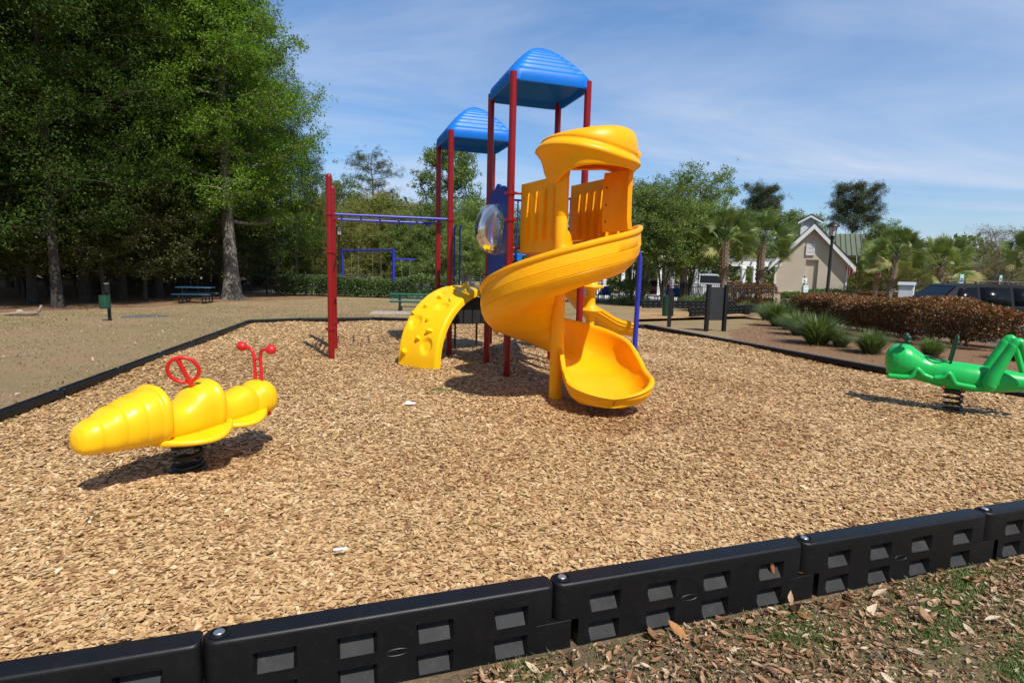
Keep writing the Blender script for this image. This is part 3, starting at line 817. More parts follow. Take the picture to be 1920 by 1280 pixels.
# ring between the outline and the round hole, resampled by angle
def outline_at(ang):
    dx_, dz_ = math.cos(ang), math.sin(ang); best = 9
    for i in range(nh):
        a_, b_ = outline[i], outline[(i + 1) % nh]
        ax_, az_ = a_[0] - vc, a_[1] - HZ; bx_, bz_ = b_[0] - vc, b_[1] - HZ
        ex, ez = bx_ - ax_, bz_ - az_; den = dx_ * ez - dz_ * ex
        if abs(den) < 1e-9: continue
        t_ = (ax_ * ez - az_ * ex) / den; s_ = (ax_ * dz_ - az_ * dx_) / den
        if t_ > 0 and -1e-6 <= s_ <= 1 + 1e-6: best = min(best, t_)
    return best
na = 96; rings = []
for k in range(na):
    an = 2 * pi * k / na; ro = outline_at(an)
    c_, s_ = math.cos(an), math.sin(an)
    rings.append([panel_pt(vc + HR * c_, HZ + HR * s_, -.0), panel_pt(vc + HR * c_, HZ + HR * s_, -PT), panel_pt(vc + ro * c_, HZ + ro * s_, -PT), panel_pt(vc + ro * c_, HZ + ro * s_, 0)])
mb.loft(rings, True, False, 0, True)
BP = mb.build('bubble_panel', M['bluepanel'], PS, 30, world=True)
mb = MB(); rings = []
for i in range(13):
    a_ = i / 12 * pi / 2 * .97; r_ = (HR + .02) * math.cos(a_); o_ = -PT - .005 - .30 * math.sin(a_)
    rings.append([panel_pt(vc + r_ * math.cos(2 * pi * k / 40), HZ + r_ * math.sin(2 * pi * k / 40), o_) for k in range(40)])
mb.loft(rings, True, False); mb.f.append(tuple(len(mb.v) - 40 + k for k in range(40))); mb.mi.append(0)
mb.build('bubble_window', M['bubble'], BP, 60, world=True)
# ---- blue pipe barriers
def pipe_barrier(p0, p1, z0, z1, nb):
    mb = MB(); d = (p1 - p0); 
    for z in (z0, z1): mb.tube([p0 + Vector((0, 0, z)), p1 + Vector((0, 0, z))], .016, 8)
    for k in range(nb):
        q = p0 + d * ((k + .5) / nb); mb.tube([q + Vector((0, 0, z0)), q + Vector((0, 0, z1))], .011, 8)
    mb.build('pipe_barrier', M['bluepipe'], PS, world=True)
pipe_barrier(B_ + UA * .06, D_ - UA * .06, 1.6, 2.4, 6)
pipe_barrier(C_ + VA * .06, D_ - VA * .06, 1.6, 2.4, 6)
# loop handrails at the climber gate
for q in (.07, .16):
    mb = MB(); b0 = E_ + UA * q
    pts = [b0 + Vector((0, 0, .95)), b0 + Vector((0, 0, 1.9)), b0 - VA * .0 + UA * .02 + Vector((0, 0, 2.02)), b0 + UA * .07 + Vector((0, 0, 2.06))]
    mb.tube(catmull([b0 + Vector((0, 0, .95)), b0 + Vector((0, 0, 1.6)), b0 + Vector((0, 0, 1.98)), b0 + UA * .03 + Vector((0, 0, 2.06))], 5), .014, 8); mb.build('handrail', M['bluepipe'], PS, world=True)
for q in (.80, .88):
    mb = MB(); b0 = E_ + UA * q; mb.tube([b0 + Vector((0, 0, .95)), b0 + Vector((0, 0, 2.02))], .014, 8); mb.build('handrail', M['bluepipe'], PS, world=True)
mb = MB(); mb.box(A + UA * .16 + VA * .12 + Vector((0, 0, 1.46)), (.10, .03, .28), Rz(rad(18))); mb.build('latch_plate', M['blueroof'], PS, bevel=.006, world=True)
# ---- overhead ladder
for nm, a_, b_ in (('rail', Gp, E_), ('rail', Hp, E2)):
    mb = MB(); mb.tube([a_ + Vector((0, 0, 2.13)), b_ + Vector((0, 0, 2.14))], .021, 12); mb.build(nm, M['bluepipe'], PS, world=True)
for k in range(6):
    q = (k + .6) / 6.4; p0 = Gp.lerp(E_, q); p1 = Hp.lerp(E2, q); mb = MB()
    mb.tube([p0 + Vector((0, 0, 2.11)), p0.lerp(p1, .06) + Vector((0, 0, 2.075)), p0.lerp(p1, .94) + Vector((0, 0, 2.075)), p1 + Vector((0, 0, 2.11))], .013, 8)
    mb.build('rung', M['bluepipe'], PS, world=True)
for z in (.42, .80, 1.19, 1.58):
    mb = MB(); mb.tube([Gp + Vector((0, 0, z)), Hp + Vector((0, 0, z))], .015, 8); mb.build('rung', M['red'], PS, world=True)
# ---- arched rock climber
cb0 = Vector((-1.345, 8.02, 0)); cb1 = Vector((-.66, 9.12, 0)); cd = (cb1 - cb0); CLn = cd.length; cd.normalize(); cn_ = Vector((cd.y, -cd.x, 0)); CW = .72; CH = 1.13
def climb_pt(t, s, o=0.0):
    """t 0 foot..1 top along the arch, s -.5...5 across, o outward"""
    a = t * pi / 2
    c = cb0 + cd * (CLn * (1 - math.cos(a)) ** .98); z = CH * math.sin(a) ** .88 if a > 0 else 0
    # normal
    nrm = (-cd * math.cos(a) * CH + Vector((0, 0, 1)) * math.sin(a) * CLn).normalized()
    return c + Vector((0, 0, z - .02)) + cn_ * (s * CW) + nrm * o, nrm
holes = [(.15, .20, .17, .075), (.34, -.26, .17, .075), (.52, .16, .18, .055), (.70, -.22, .13, .045)]
mb = MB(); nu, nv = 110, 56; rings = []
for i in range(nu + 1):
    t = i / nu; top_ = []; bot = []
    for j in range(nv + 1):
        s = -.5 + j / nv; dep = 0
        for ht, hs, rs, rt in holes:
            q = math.hypot((s - hs) / rs, (t - ht) / rt)
            if q < 1: dep -= .036 * smoothstep(1, .45, q)
        edge = min(.5 - abs(s), .06) / .06; rnd = -.03 * (1 - math.sqrt(max(0, 1 - (1 - edge) ** 2)))
        top_.append(climb_pt(t, s, dep + rnd)[0])
    for s, o in ((.5, -.10), (.44, -.115), (.42, -.07), (-.42, -.07), (-.44, -.115), (-.5, -.10)):
        bot.append(climb_pt(t, s, o)[0])
    rings.append(top_ + bot)
mb.loft(rings, True, True); CLB = mb.build('arch_climber', M['climb'], PS, 40, world=True)
grips = [(.09, -.33, .07), (.20, -.02, .06), (.27, .20, .065), (.38, .05, .06), (.42, -.42, .055), (.50, -.22, .055), (.60, .26, .055), (.62, -.04, .06), (.72, .10, .045), (.76, .32, .05), (.80, -.15, .055), (.88, .15, .05), (.93, -.02, .06)]
for gi, (t, s, r) in enumerate(grips):
    p, nrm = climb_pt(t, s, -.006); mb = MB(); Mq = Vector((0, 0, 1)).rotation_difference(nrm).to_matrix() @ Rz(gi * 1.3)
    rng2 = random.Random(gi); r *= .80; prof = [(r, -.006), (r * .90, r * .35), (r * .68, r * .8), (r * .48, r * 1.12), (r * .22, r * 1.25), (.002, r * 1.28)]
    rings = []
    ph = rng2.uniform(0, 6)
    for rr, z in prof:
        rings.append([p + Mq @ Vector((rr * (1 + .28 * math.sin(3 * a_ + ph)) * math.cos(a_) + z * .22, rr * (.8 + .22 * math.sin(2 * a_ + ph)) * math.sin(a_), z)) for a_ in [2 * pi * j / 18 for j in range(18)]])
    mb.loft(rings, True, True); mb.build('grip', M['climb'], CLB, 50, world=True)
# ---- black perforated step under the rear deck
mb = MB(); sc = Vector((-.72, 9.62, 0)); Ms = Rz(rad(18))
prof = [(-.34, .88), (.26, .88), (.31, .80), (.30, .60), (.24, .49), (.16, .46), (-.34, .46)]
rings = [[sc + Ms @ Vector((x, y, 0)) + Vector((0, 0, z)) for x, z in prof] for y in (-.02, .02)]
mb.loft(rings, True, True); st = mb.build('perforated_panel', M['blackdeck'], PS, 30, .006, world=True)
mb = MB(); mb.box(sc + Ms @ Vector((-.02, .22, 0)) + Vector((0, 0, .86)), (.62, .42, .04), Ms); mb.box(sc + Ms @ Vector((-.02, .32, 0)) + Vector((0, 0, .55)), (.62, .40, .04), Ms); mb.build('step', M['blackdeck'], PS, bevel=.008, world=True)
mb = MB()
for x in range(-9, 9):
    for z in range(8):
        mb.box(sc + Ms @ Vector((x * .034, -.0215, 0)) + Vector((0, 0, .55 + z * .037)), (.009, .003, .009), Ms)
mb.build('perforations', M['boardblack'], st, world=True)
for x in (-.18, .20):
    mb = MB(); mb.tube([sc + Ms @ Vector((x, .3, 0)) + Vector((0, 0, -.05)), sc + Ms @ Vector((x, .3, 0)) + Vector((0, 0, .9))], .017, 8); mb.build('step_leg', M['blackpaint'], PS, world=True)
# ---- cog shaped play panel low between A and B
mb = MB(); cc = A + VA * .62 + UA * .02 + Vector((0, 0, .70)); rings = []
for k in range(60):
    a_ = 2 * pi * k / 60; r_ = .23 + .018 * math.sin(10 * a_)
    rings.append([cc + VA * (r_ * math.cos(a_)) + UA * o + Vector((0, 0, r_ * math.sin(a_))) for o in (-.015, .015)])
mb2 = MB(); mb2.loft([[r[0] for r in rings], [r[1] for r in rings]], True, True)
mb2.build('cog_panel', M['slide'], PS, 30, world=True)
# ---- second, wavy slide at the rear
wp = catmull([Vector((.62, 10.05, 1.06)), Vector((.95, 10.12, .96)), Vector((1.25, 10.2, .66)), Vector((1.5, 10.27, .50)), Vector((1.8, 10.36, .34)), Vector((2.12, 10.45, .28))], 8)
mb = MB(); rings = []
for i, p in enumerate(wp):
    t = wp[min(i + 1, len(wp) - 1)] - wp[max(i - 1, 0)]; t.z = 0; t.normalize(); lat = Vector((-t.y, t.x, 0))
    rings.append([p + lat * l + Vector((0, 0, h)) for l, h in slide_section(.26, .2, .2)])
mb.loft(rings, True, True); mb.build('wave_slide', M['slide'], PS, 50, world=True)
# ---- bead climber post
mb = MB(); bp = Vector((1.30, 9.62, 0)); pr = []
pr.append((.07, -.05)); z = .33
for k in range(4):
    z = .35 + .39 * k
    pr += [(.075, z - .14), (.082, z - .07), (.12, z - .03), (.195, z - .022), (.205, z), (.195, z + .022), (.12, z + .03), (.082, z + .08), (.07, z + .15)]
mb.lathe(pr, 28, bp); mb.build('bead_climber', M['slide'], PS, 40, world=True)
# ---- blue arch pipe on the right
mb = MB(); q = Vector((2.12, 9.95, 0))
mb.tube(catmull([D_ + UA * .05 + Vector((0, 0, 1.72)), Vector((1.5, 9.62, 1.79)), Vector((1.90, 9.86, 1.80)), Vector((2.06, 9.92, 1.775)), Vector((2.14, 9.95, 1.66)), Vector((2.155, 9.955, 1.35)), Vector((2.145, 9.955, .6)), Vector((2.14, 9.955, -.05))], 6), .042, 14)
mb.build('arch_pipe', M['bluepipe'], PS, world=True)
# ================================================================== spring riders
def interp_st(st, n):
    """densify stations (list of tuples) with smooth interpolation"""
    out = []
    for i in range(len(st) - 1):
        for k in range(n):
            t = k / n; e = t * t * (3 - 2 * t) * .35 + t * .65
            out.append(tuple(a + (b - a) * e for a, b in zip(st[i], st[i + 1])))
    out.append(st[-1]); return out
def body_loft(st, length, n=40, p=2.4):
    mb = MB(); rings = []
    for t, hw, zb, zt in st:
        zc = (zb + zt) / 2; hz = (zt - zb) / 2; r = []
        for j in range(n):
            a = 2 * pi * j / n; c, s = math.cos(a), math.sin(a)
            r.append(Vector((t * length, hw * math.copysign(abs(c) ** (2 / p), c), zc + hz * math.copysign(abs(s) ** (2 / p), s))))
        rings.append(r)
    mb.loft(rings, True, True); return mb
def spring(parent, z1, r=.075, turns=4.5, wr=.012):
    mb = MB(); n = int(turns * 20)
    mb.tube([Vector((r * math.cos(2 * pi * k / 20), r * math.sin(2 * pi * k / 20), -.02 + (z1 + .02) * k / n)) for k in range(n + 1)], wr, 8)
    mb.build('spring', M['spring'], parent)
# ---- bee
tail = Vector((-2.47, 3.15, 0)); head = Vector((-1.87, 4.36, 0)); ax = (head - tail); BL = ax.length; ba = math.atan2(ax.y, ax.x)
bee = thing('bee_spring_rider', tuple((tail + head) / 2), 'yellow bee shaped spring rider with red steering ring and red handlebar', 'spring rider', None, ba)
bst = [(0, .012, .36, .38), (.006, .05, .325, .42), (.02, .082, .30, .452), (.045, .105, .288, .475), (.07, .117, .284, .490), (.088, .117, .283, .491), (.10, .124, .28, .502), (.13, .144, .272, .53), (.155, .150, .27, .542), (.168, .149, .27, .542), (.18, .154, .268, .548), (.21, .166, .262, .569), (.235, .170, .26, .577), (.247, .169, .26, .577), (.258, .174, .258, .585), (.29, .180, .255, .60), (.312, .181, .255, .604), (.318, .188, .253, .618), (.33, .195, .252, .630), (.342, .195, .252, .630), (.350, .188, .253, .618), (.354, .165, .255, .56), (.360, .138, .255, .505), (.375, .128, .25, .478), (.42, .124, .25, .465), (.455, .127, .25, .474), (.48, .134, .25, .503), (.515, .147, .25, .553), (.55, .155, .25, .58), (.585, .158, .25, .592), (.60, .162, .25, .598), (.612, .170, .25, .606), (.628, .172, .25, .606), (.638, .165, .25, .59), (.643, .14, .25, .545), (.65, .118, .25, .485), (.69, .112, .252, .463), (.72, .112, .256, .466), (.75, .113, .262, .48), (.785, .118, .268, .50), (.82, .125, .272, .512), (.85, .122, .275, .50), (.862, .118, .276, .488), (.873, .124, .275, .50), (.895, .142, .272, .525), (.93, .150, .272, .532), (.96, .146, .275, .525), (.982, .125, .285, .50), (.996, .085, .31, .46), (1.0, .02, .36, .41)]
mb = body_loft(interp_st(bst, 3), BL, 44, 2.5)
mb.v = [(x - BL / 2, y, z - .012) for x, y, z in mb.v]
for s in (-1, 1):     # wing shaped seat flaps, two lobes each side
    for x0, x1, wd, z in ((.30, .70, .315, .262), (.60, .92, .25, .280)):
        rings = []
        for i in range(25):
            q = i / 24; w_ = .10 + (wd - .10) * math.sin(pi * min(1, q * 1.0)) ** .8
            x = (x0 + (x1 - x0) * q) * BL - BL / 2; dz = -.022 * math.sin(pi * q) + .035 * q
            th = .020
            sec = [(0, th), (w_ * .9, th), (w_ * .97, th * .7), (w_, 0), (w_ * .97, -th * .7), (w_ * .9, -th), (0, -th)]
            rings.append([Vector((x, s * y, z + h + dz)) for y, h in sec])
        mb.loft(rings, True, True)
mb.build('body', M['bee'], bee, 70)
mb = MB()     # steering ring: stem leaning to the tail
rc = Vector((.545 * BL - BL / 2, 0, .545)); up = Vector((-.42, 0, .90)).normalized()
ctr = rc + up * .150; u2 = Vector((.66, -.75, 0)); u2 = (u2 - up * u2.dot(up)).normalized()
mb.tube([ctr + up * (.094 * math.cos(2 * pi * k / 36)) + u2 * (.094 * math.sin(2 * pi * k / 36)) for k in range(36)], .0125, 10, False, 0, True)
mb.tube([rc - up * .06, ctr + up * .092], .0145, 10)
mb.build('steering_ring', M['redhandle'], bee, 60)
mb = MB(); hx = .935 * BL - BL / 2
for s in (-1, 1):
    mb.tube(catmull([Vector((hx, s * .034, .50)), Vector((hx - .004, s * .034, .62)), Vector((hx - .008, s * .036, .70)), Vector((hx - .012, s * .055, .745)), Vector((hx - .014, s * .095, .758)), Vector((hx - .014, s * .13, .762))], 6), .0125, 10)
mb.tube([Vector((hx - .005, -.034, .675)), Vector((hx - .005, .034, .675))], .009, 8)
HB = mb.build('handlebar', M['redhandle'], bee, 60)
for s in (-1, 1):
    mb = MB(); mb.sphere((hx - .014, s * .155, .763), .037, 18, 11, (1, 1.18, 1)); mb.build('grip', M['redhandle'], HB, 80)
mb = MB()
for x in (-.02, .16):
    mb.sphere((x, -.162, .262), .014, 10, 6)
mb.sphere((.44 * BL, -.10, .272), .014, 10, 6); mb.build('bolt_cap', M['boltred'], bee)
spring(bee, .25, .085, 3.6, .016)
mb = MB(); mb.lathe([(.0, .21), (.12, .21), (.12, .245), (0, .245)], 24); mb.box((0, 0, .235), (.40, .14, .04)); mb.build('mount_plate', M['spring'], bee)
mb = MB(); mb.lathe([(.10, -.03), (.115, -.02), (.118, .012), (.105, .025), (.0, .026)], 28); mb.build('base_plate', M['spring'], bee)

# ---- grasshopper
gh = thing('grasshopper_spring_rider', (4.81, 6.15, 0), 'green grasshopper shaped spring rider with bent hind leg on a black coil', 'spring rider', None, rad(-31))
gst = [(4.0, .02, .46, .50), (4.008, .07, .40, .56), (4.03, .115, .355, .61), (4.08, .155, .32, .648), (4.14, .175, .305, .668), (4.21, .180, .298, .672), (4.28, .174, .292, .655), (4.35, .160, .284, .615), (4.43, .146, .272, .565), (4.52, .140, .255, .535), (4.62, .148, .232, .522), (4.74, .162, .212, .518), (4.88, .168, .208, .512), (5.0, .163, .212, .505), (5.08, .150, .218, .498), (5.13, .138, .226, .488), (5.16, .140, .226, .486), (5.28, .135, .236, .478), (5.42, .118, .256, .462), (5.56, .092, .285, .44), (5.68, .055, .32, .415), (5.74, .015, .355, .38)]
mb = body_loft(interp_st([(t - 4.80, a, b, c) for t, a, b, c in gst], 3), 1.0, 40, 2.15)
mb.build('body', M['green'], gh, 70)
for s in (-1, 1):
    mb = MB(); mb.tube(catmull([Vector((.305, s * .17, .315)), Vector((.345, s * .178, .42)), Vector((.47, s * .19, .70)), Vector((.515, s * .192, .775)), Vector((.555, s * .19, .785)), Vector((.585, s * .19, .74)), Vector((.72, s * .19, .40)), Vector((.775, s * .18, .26))], 7),
                       [.07] * 1 + [.080] * 6 + [.078 - .004 * k for k in range(7)] + [.054] * 4 + [.048] * 6 + [.044] * 6 + [.040] * 6 + [.036 - .0005 * k for k in range(14)], 16)
    mb.sphere((.32, s * .165, .325), .078, 16, 10); mb.build('hind_leg', M['green'], gh, 70)
    for pts in ([(-.74, .318), (-.53, .322), (-.485, .355), (-.455, .41), (-.425, .415), (-.36, .362), (-.27, .335)], [(-.24, .345), (-.16, .36), (-.12, .40), (-.085, .395), (-.03, .315), (.01, .295), (.20, .278)]):
        mb = MB(); mb.tube(catmull([Vector((x, s * (.168 if i not in (0,) else .172), z)) for i, (x, z) in enumerate(pts)], 4), .0285, 12)
        mb.sphere((pts[0][0], s * .172, pts[0][1]), .0285, 12, 8); mb.sphere((pts[-1][0], s * .168, pts[-1][1]), .0285, 12, 8)
        mb.build('front_leg', M['green'], gh, 70)
mb = MB(); mb.tube([Vector((-.60, 0, .64)), Vector((-.575, 0, .735))], .013, 10); mb.tube([Vector((-.575, -.15, .745)), Vector((-.575, .15, .745))], .014, 10)
HA = mb.build('handlebar', M['dkgreen'], gh, 60)
for s in (-1, 1):
    mb = MB(); mb.sphere((-.573, s * .16, .755), .036, 16, 10, (1, 1.1, .8)); mb.sphere((-.571, s * .16, .71), .035, 16, 10, (1, 1.1, .8)); mb.build('grip', M['dkgreen'], HA, 80)
mb = MB(); mb.tube(catmull([Vector((-.085, -.075, .49)), Vector((-.055, -.078, .66)), Vector((-.035, -.07, .775)), Vector((-.03, 0, .80)), Vector((-.035, .07, .775)), Vector((-.055, .078, .66)), Vector((-.085, .075, .49))], 6), .0135, 10); mb.build('hand_loop', M['dkgreen'], gh, 60)
mb = MB(); rings = []     # sunken dark seat rim
mb.tube([Vector((-.25 + .13 * math.cos(2 * pi * k / 28), .11 * math.sin(2 * pi * k / 28), .535 - .02 * math.cos(2 * pi * k / 28))) for k in range(28)], .008, 6, False, 0, True); mb.build('seat_rim', M['dkgreen'], gh, 60)
mb = MB(); mb.sphere((-.14, -.158, .248), .017, 10, 6); mb.sphere((.06, -.160, .240), .017, 10, 6); mb.build('bolt_cap', M['boltred'], gh)
spring(gh, .215, .080, 4.2, .0125)
mb = MB(); mb.lathe([(.0, .195), (.10, .195), (.10, .215), (0, .215)], 20); mb.build('mount_plate', M['spring'], gh)

for c in kids(gh):
    if c.name.split('.')[0] in ('spring', 'mount_plate'): continue
    for v in c.data.vertices: v.co.x *= .82
    for k in kids(c):
        for v in k.data.vertices: v.co.x *= .82
def single_leaf(p, d, nrm, L, W, curl, mat, label):
    d = d.normalized(); s_ = d.cross(nrm).normalized(); n_ = s_.cross(d); mb = MB(); rows = []
    for t_, w_ in ((-1, .03), (-.7, .5), (-.3, .92), (.1, 1), (.5, .72), (.8, .35), (1, .03)):
        c = p + d * (L * .5 * t_) + n_ * (curl * L * t_ * t_); rows.append([c - s_ * (W * .5 * w_) + n_ * (.16 * W * w_), c, c + s_ * (W * .5 * w_) + n_ * (.16 * W * w_)])
    mb.loft(rows, False, False); o = mb.build('dry_leaf', mat, None, None, solid=.0008); return tag(o, label, 'leaf', 'large dry leaves by the edging')
lm1 = plain('leaf_rust', (.30, .11, .04), .6, .2, 60); lm2 = plain('leaf_ochre', (.42, .20, .07), .6, .2, 60)
FN = Vector((FD.y, -FD.x, 0)); J1 = FRONT_A + FD * TL
q = J1 + FD * 1.17 + FN * .035; single_leaf(Vector((q.x, q.y, -.035)), FD * .35 + Vector((0, 0, -1)), FN, .085, .022, .06, lm1, 'rust brown leaf lying in an upper slot of the black edging')
q = J1 + FD * 1.37 + FN * .03; single_leaf(Vector((q.x, q.y, -.092)), FD * 1.0 + FN * .3, Vector((0, 0, 1)), .075, .026, .08, lm2, 'orange brown leaf lying on the step of an edging joint')
q = G(1270, 1195); single_leaf(q + Vector((0, 0, .035)), Vector((.5, -.75, -.25)), Vector((-.3, -.5, .8)), .115, .04, .10, lm2, 'largest ochre leaf leaning near the foot of the edging, bottom centre right')
q = G(1507, 1163); single_leaf(q + Vector((0, 0, .02)), Vector((.3, -.85, .1)), Vector((0, -.2, 1)), .09, .04, .10, lm2, 'oval orange leaf flat on the ground below an edging joint')
# small litter on the chips
p = P(638, 1033, .02); mb = MB(); q = Rz(rad(18))
mb.loft([[p + q @ Vector((x, y, .012 + z)) for y, z in ((-.010, 0), (.010, .002))] for x, z in ((-.032, .004), (-.026, .0), (0, .004), (.026, .001), (.032, .006))], False, False); o = mb.build('paper_wrapper', M['paper']); tag(o, 'small pale blue paper wrapper lying on the wood chips', 'litter')
p = P(770, 757, .02); mb = MB()
mb.loft([[p + Vector((x, y, .012 + .01 * math.sin(9 * x * 20 + y * 150))) for y in (-.03, -.01, .012, .03)] for x in (-.05, -.02, .01, .045)], False, False); o = mb.build('plastic_scrap', M['whiteplastic']); tag(o, 'crumpled clear plastic scrap on the chips left of the slide', 'litter')
p = P(185, 1165, .02); p2 = P(215, 1148, .02); mb = MB(); mb.tube([p + Vector((0, 0, .01)), p.lerp(p2, .5) + Vector((0, .004, .016)), p2 + Vector((0, 0, .012))], [.003, .0028, .002], 6); o = mb.build('twig', M['deadwood']); tag(o, 'thin grey twig on the chips near the bottom left', 'twig')
p = P(825, 733, .02); fr = []
for k in range(26):
    a = random.uniform(-.3, .3); x = random.uniform(-.12, .12); b = p + Vector((x, random.uniform(-.02, .02), .005)); fr += [b, b + Vector((.045 * math.cos(a), .045 * math.sin(a), .012)), b + Vector((.02, .006, .022))]
o = face_mesh('grass_sprig', [tuple(v) for v in fr], 3, M['leaf_spring'], tint=[random.random() for _ in range(26)]); tag(o, 'bright green sprig lying on the chips in front of the slide shadow', 'sprig')

# ================================================================== park furniture
# picnic table
tc_ = G(368, 568); pt = thing('picnic_table', tuple(tc_), 'blue green picnic table with two benches beside the big lit tree', 'picnic table', None, rad(12))
mb = MB(); mb.box((0, 0, .74), (1.55, .76, .05)); mb.build('tabletop', M['tablegreen'], pt, bevel=.02)
mb = MB(); mb.lathe([(.03, .765), (.045, .768), (.045, .775), (.03, .776)], 16); mb.build('umbrella_hole', M['blackpaint'], pt)
for s in (-1, 1):
    mb = MB(); mb.box((s * .0, s * .68, .44), (1.62, .27, .045)); mb.build('bench_seat', M['tablegreen'], pt, bevel=.02)
    mb = MB(); x = s * .5
    mb.tube(catmull([Vector((x, -.78, .42)), Vector((x, -.74, .08)), Vector((x, -.6, .03)), Vector((x, 0, .03)), Vector((x, .6, .03)), Vector((x, .74, .08)), Vector((x, .78, .42))], 5), .03, 8)
    mb.tube([Vector((x, -.25, .03)), Vector((x, -.25, .72))], .03, 8); mb.tube([Vector((x, .25, .03)), Vector((x, .25, .72))], .03, 8)
    mb.tube([Vector((x, -.7, .40)), Vector((x, .7, .40))], .022, 8); mb.build('leg_frame', M['blackpaint'], pt)
# waste station
b0 = G(203, 601); wb = thing('waste_bin', tuple(b0), 'green cylindrical waste bin on a black post in the left lawn', 'bin')
mb = MB(); mb.box((.02, .06, .72), (.09, .09, 1.5)); mb.build('post', M['blackpaint'], wb, bevel=.006)
mb = MB(); mb.lathe([(.0, .50), (.175, .50), (.185, .53), (.185, .74), (.190, .745), (.190, .76), (.185, .765), (.185, 1.0), (.192, 1.005), (.19, 1.03), (.175, 1.035), (.17, .98)], 28, (0, -.12, 0), cap=False); mb.build('bin_body', M['binggreen'], wb)
mb = MB(); mb.box((.02, .0, 1.30), (.10, .08, .34)); mb.box((.02, -.0, 1.53), (.13, .11, .02)); mb.build('bag_dispenser', M['blackpaint'], wb, bevel=.01)
mb = MB(); mb.box((.02, .0, 1.50), (.14, .10, .05)); mb.build('dispenser_lid', M['zinc'], wb, bevel=.005)
wb.scale = (.72, .72, .68)
# fallen branch
q = G(42, 592); br = thing('fallen_branch', tuple(q), 'short dead log with a raised broken end on the left lawn', 'log')
mb = MB(); mb.tube(catmull([Vector((-.55, 0, .03)), Vector((-.2, .02, .07)), Vector((.15, 0, .08)), Vector((.42, -.02, .10)), Vector((.55, -.02, .18)), Vector((.62, 0, .34))], 5), [.03, .035, .04, .05, .055, .06, .06, .065, .065, .07, .07, .07, .07, .07, .07, .07, .065, .06, .06, .055, .05, .05, .045, .045, .04, .035], 9); mb.build('trunk', M['deadwood'], br)
mb = MB(); mb.tube([Vector((-.2, .02, .07)), Vector((-.5, -.15, .05)), Vector((-.75, -.2, .03))], [.03, .022, .01], 7); mb.tube([Vector((.3, 0, .09)), Vector((.55, -.12, .1)), Vector((.72, -.16, .13))], [.03, .02, .008], 7); mb.build('side_branch', M['deadwood'], br)
q = G(37, 590); mb = MB(); mb.sphere((q.x, q.y, q.z + .11), .085, 12, 8, (1.3, .8, .7)); o = mb.build('stone', M['sand']); tag(o, 'pale rounded stone lying against the dead log', 'stone')
q = G(272, 594); mb = MB(); mb.lathe([(.0, .012), (.62, .012), (.65, .0)], 28, q); o = mb.build('ground_cover_plate', plain('grey_lid', (.10, .105, .11), .8)); tag(o, 'flat grey round cover set in the lawn right of the green bin', 'cover')
# swing set
sl = G(643, 552); sr = G(738, 559); ss = thing('swing_set', tuple(sl), 'blue swing frame with a lower side arm in the far lawn', 'swing set')
hb = D(643, 470, sl.y).z; hb2 = D(738, 469, sr.y).z
def tb(name, a, b, r, mat, par, n=12):
    mb = MB(); mb.tube([a, b], r, n); return mb.build(name, mat, par, world=True)
tb('leg', sl + Vector((0, 0, -.1)), Vector((sl.x, sl.y, hb + .07)), .085, M['bluepipe'], ss); tb('leg', sr + Vector((0, 0, -.1)), Vector((sr.x, sr.y, hb2 + .07)), .085, M['bluepipe'], ss)
bl = Vector((sl.x, sl.y, hb)); brr = Vector((sr.x, sr.y, hb2)); tb('beam', bl, brr, .065, M['bluepipe'], ss)
ae = Vector((sr.x, sr.y, D(738, 486, sr.y).z)); ae2 = Vector((D(778, 486, sr.y).x, sr.y, D(778, 487, sr.y).z)); tb('side_arm', ae, ae2, .06, M['bluepipe'], ss)
def chains(a, b, zs, nm):
    lo = []
    for q in (a, b):
        mb = MB(); e = q + Vector((0, 0, -1)) * zs; mid = q.lerp(e, .5)
        if nm != 'plain': e = e + (((a + b) / 2 - q) * .3)
        mb.tube([q, e], .009, 5); mb.sphere((q.x, q.y, q.z - .03), .06, 8, 5)
        mb.build('chain', M['chain'], ss, world=True); lo.append(e)
    mb = MB(); m_ = (lo[0] + lo[1]) / 2
    if nm == 'plain':
        mb.loft([[lo[0].lerp(lo[1], k / 8) + Vector((0, y, -.14 * math.sin(pi * k / 8))) for y in (-.08, .08)] for k in range(9)], False, False); mb.build('swing_seat', M['blackdeck'], ss, world=True, solid=.02)
    else:
        mb.box(m_ + Vector((0, 0, -.1)), (.3, .3, .3), taper=1.1); mb.build('bucket_seat', M['blackdeck'], ss, bevel=.03, world=True)
for x0, x1 in ((661, 674), (701, 716)):
    k0 = (x0 - 643) / 95; k1 = (x1 - 643) / 95; chains(bl.lerp(brr, k0), bl.lerp(brr, k1), hb - sl.z - .55, 'plain')
chains(ae.lerp(ae2, .35), ae.lerp(ae2, .78), 1.35, 'bucket')
# bench
bb = G(800, 584); be = thing('park_bench', tuple(bb), 'green mesh park bench with its back to the chips, behind the climber', 'bench', None, rad(1))
hbk = D(800, 552, bb.y).z - bb.z
hs = D(800, 577, bb.y).z - bb.z
for nm, z0, z1, y in (('backrest', hbk - .30, hbk, .0),):
    mb = MB()
    mb.tube([Vector((-1.5, y, z0)), Vector((1.5, y, z0)), Vector((1.5, y, z1)), Vector((-1.5, y, z1))], .022, 8, False, 0, True)
    for k in range(1, 60): mb.tube([Vector((-1.5 + k * .05, y, z0)), Vector((-1.5 + k * .05, y, z1))], .004, 4, False)
    for k in range(1, 6): mb.tube([Vector((-1.5, y, z0 + (z1 - z0) * k / 6)), Vector((1.5, y, z0 + (z1 - z0) * k / 6))], .004, 4, False)
    mb.build(nm, M['benchgreen'], be)
hseat = hbk * .52
mb = MB(); mb.box((0, .22, hseat), (3.05, .40, .05)); mb.build('seat', M['benchgreen'], be, bevel=.015)
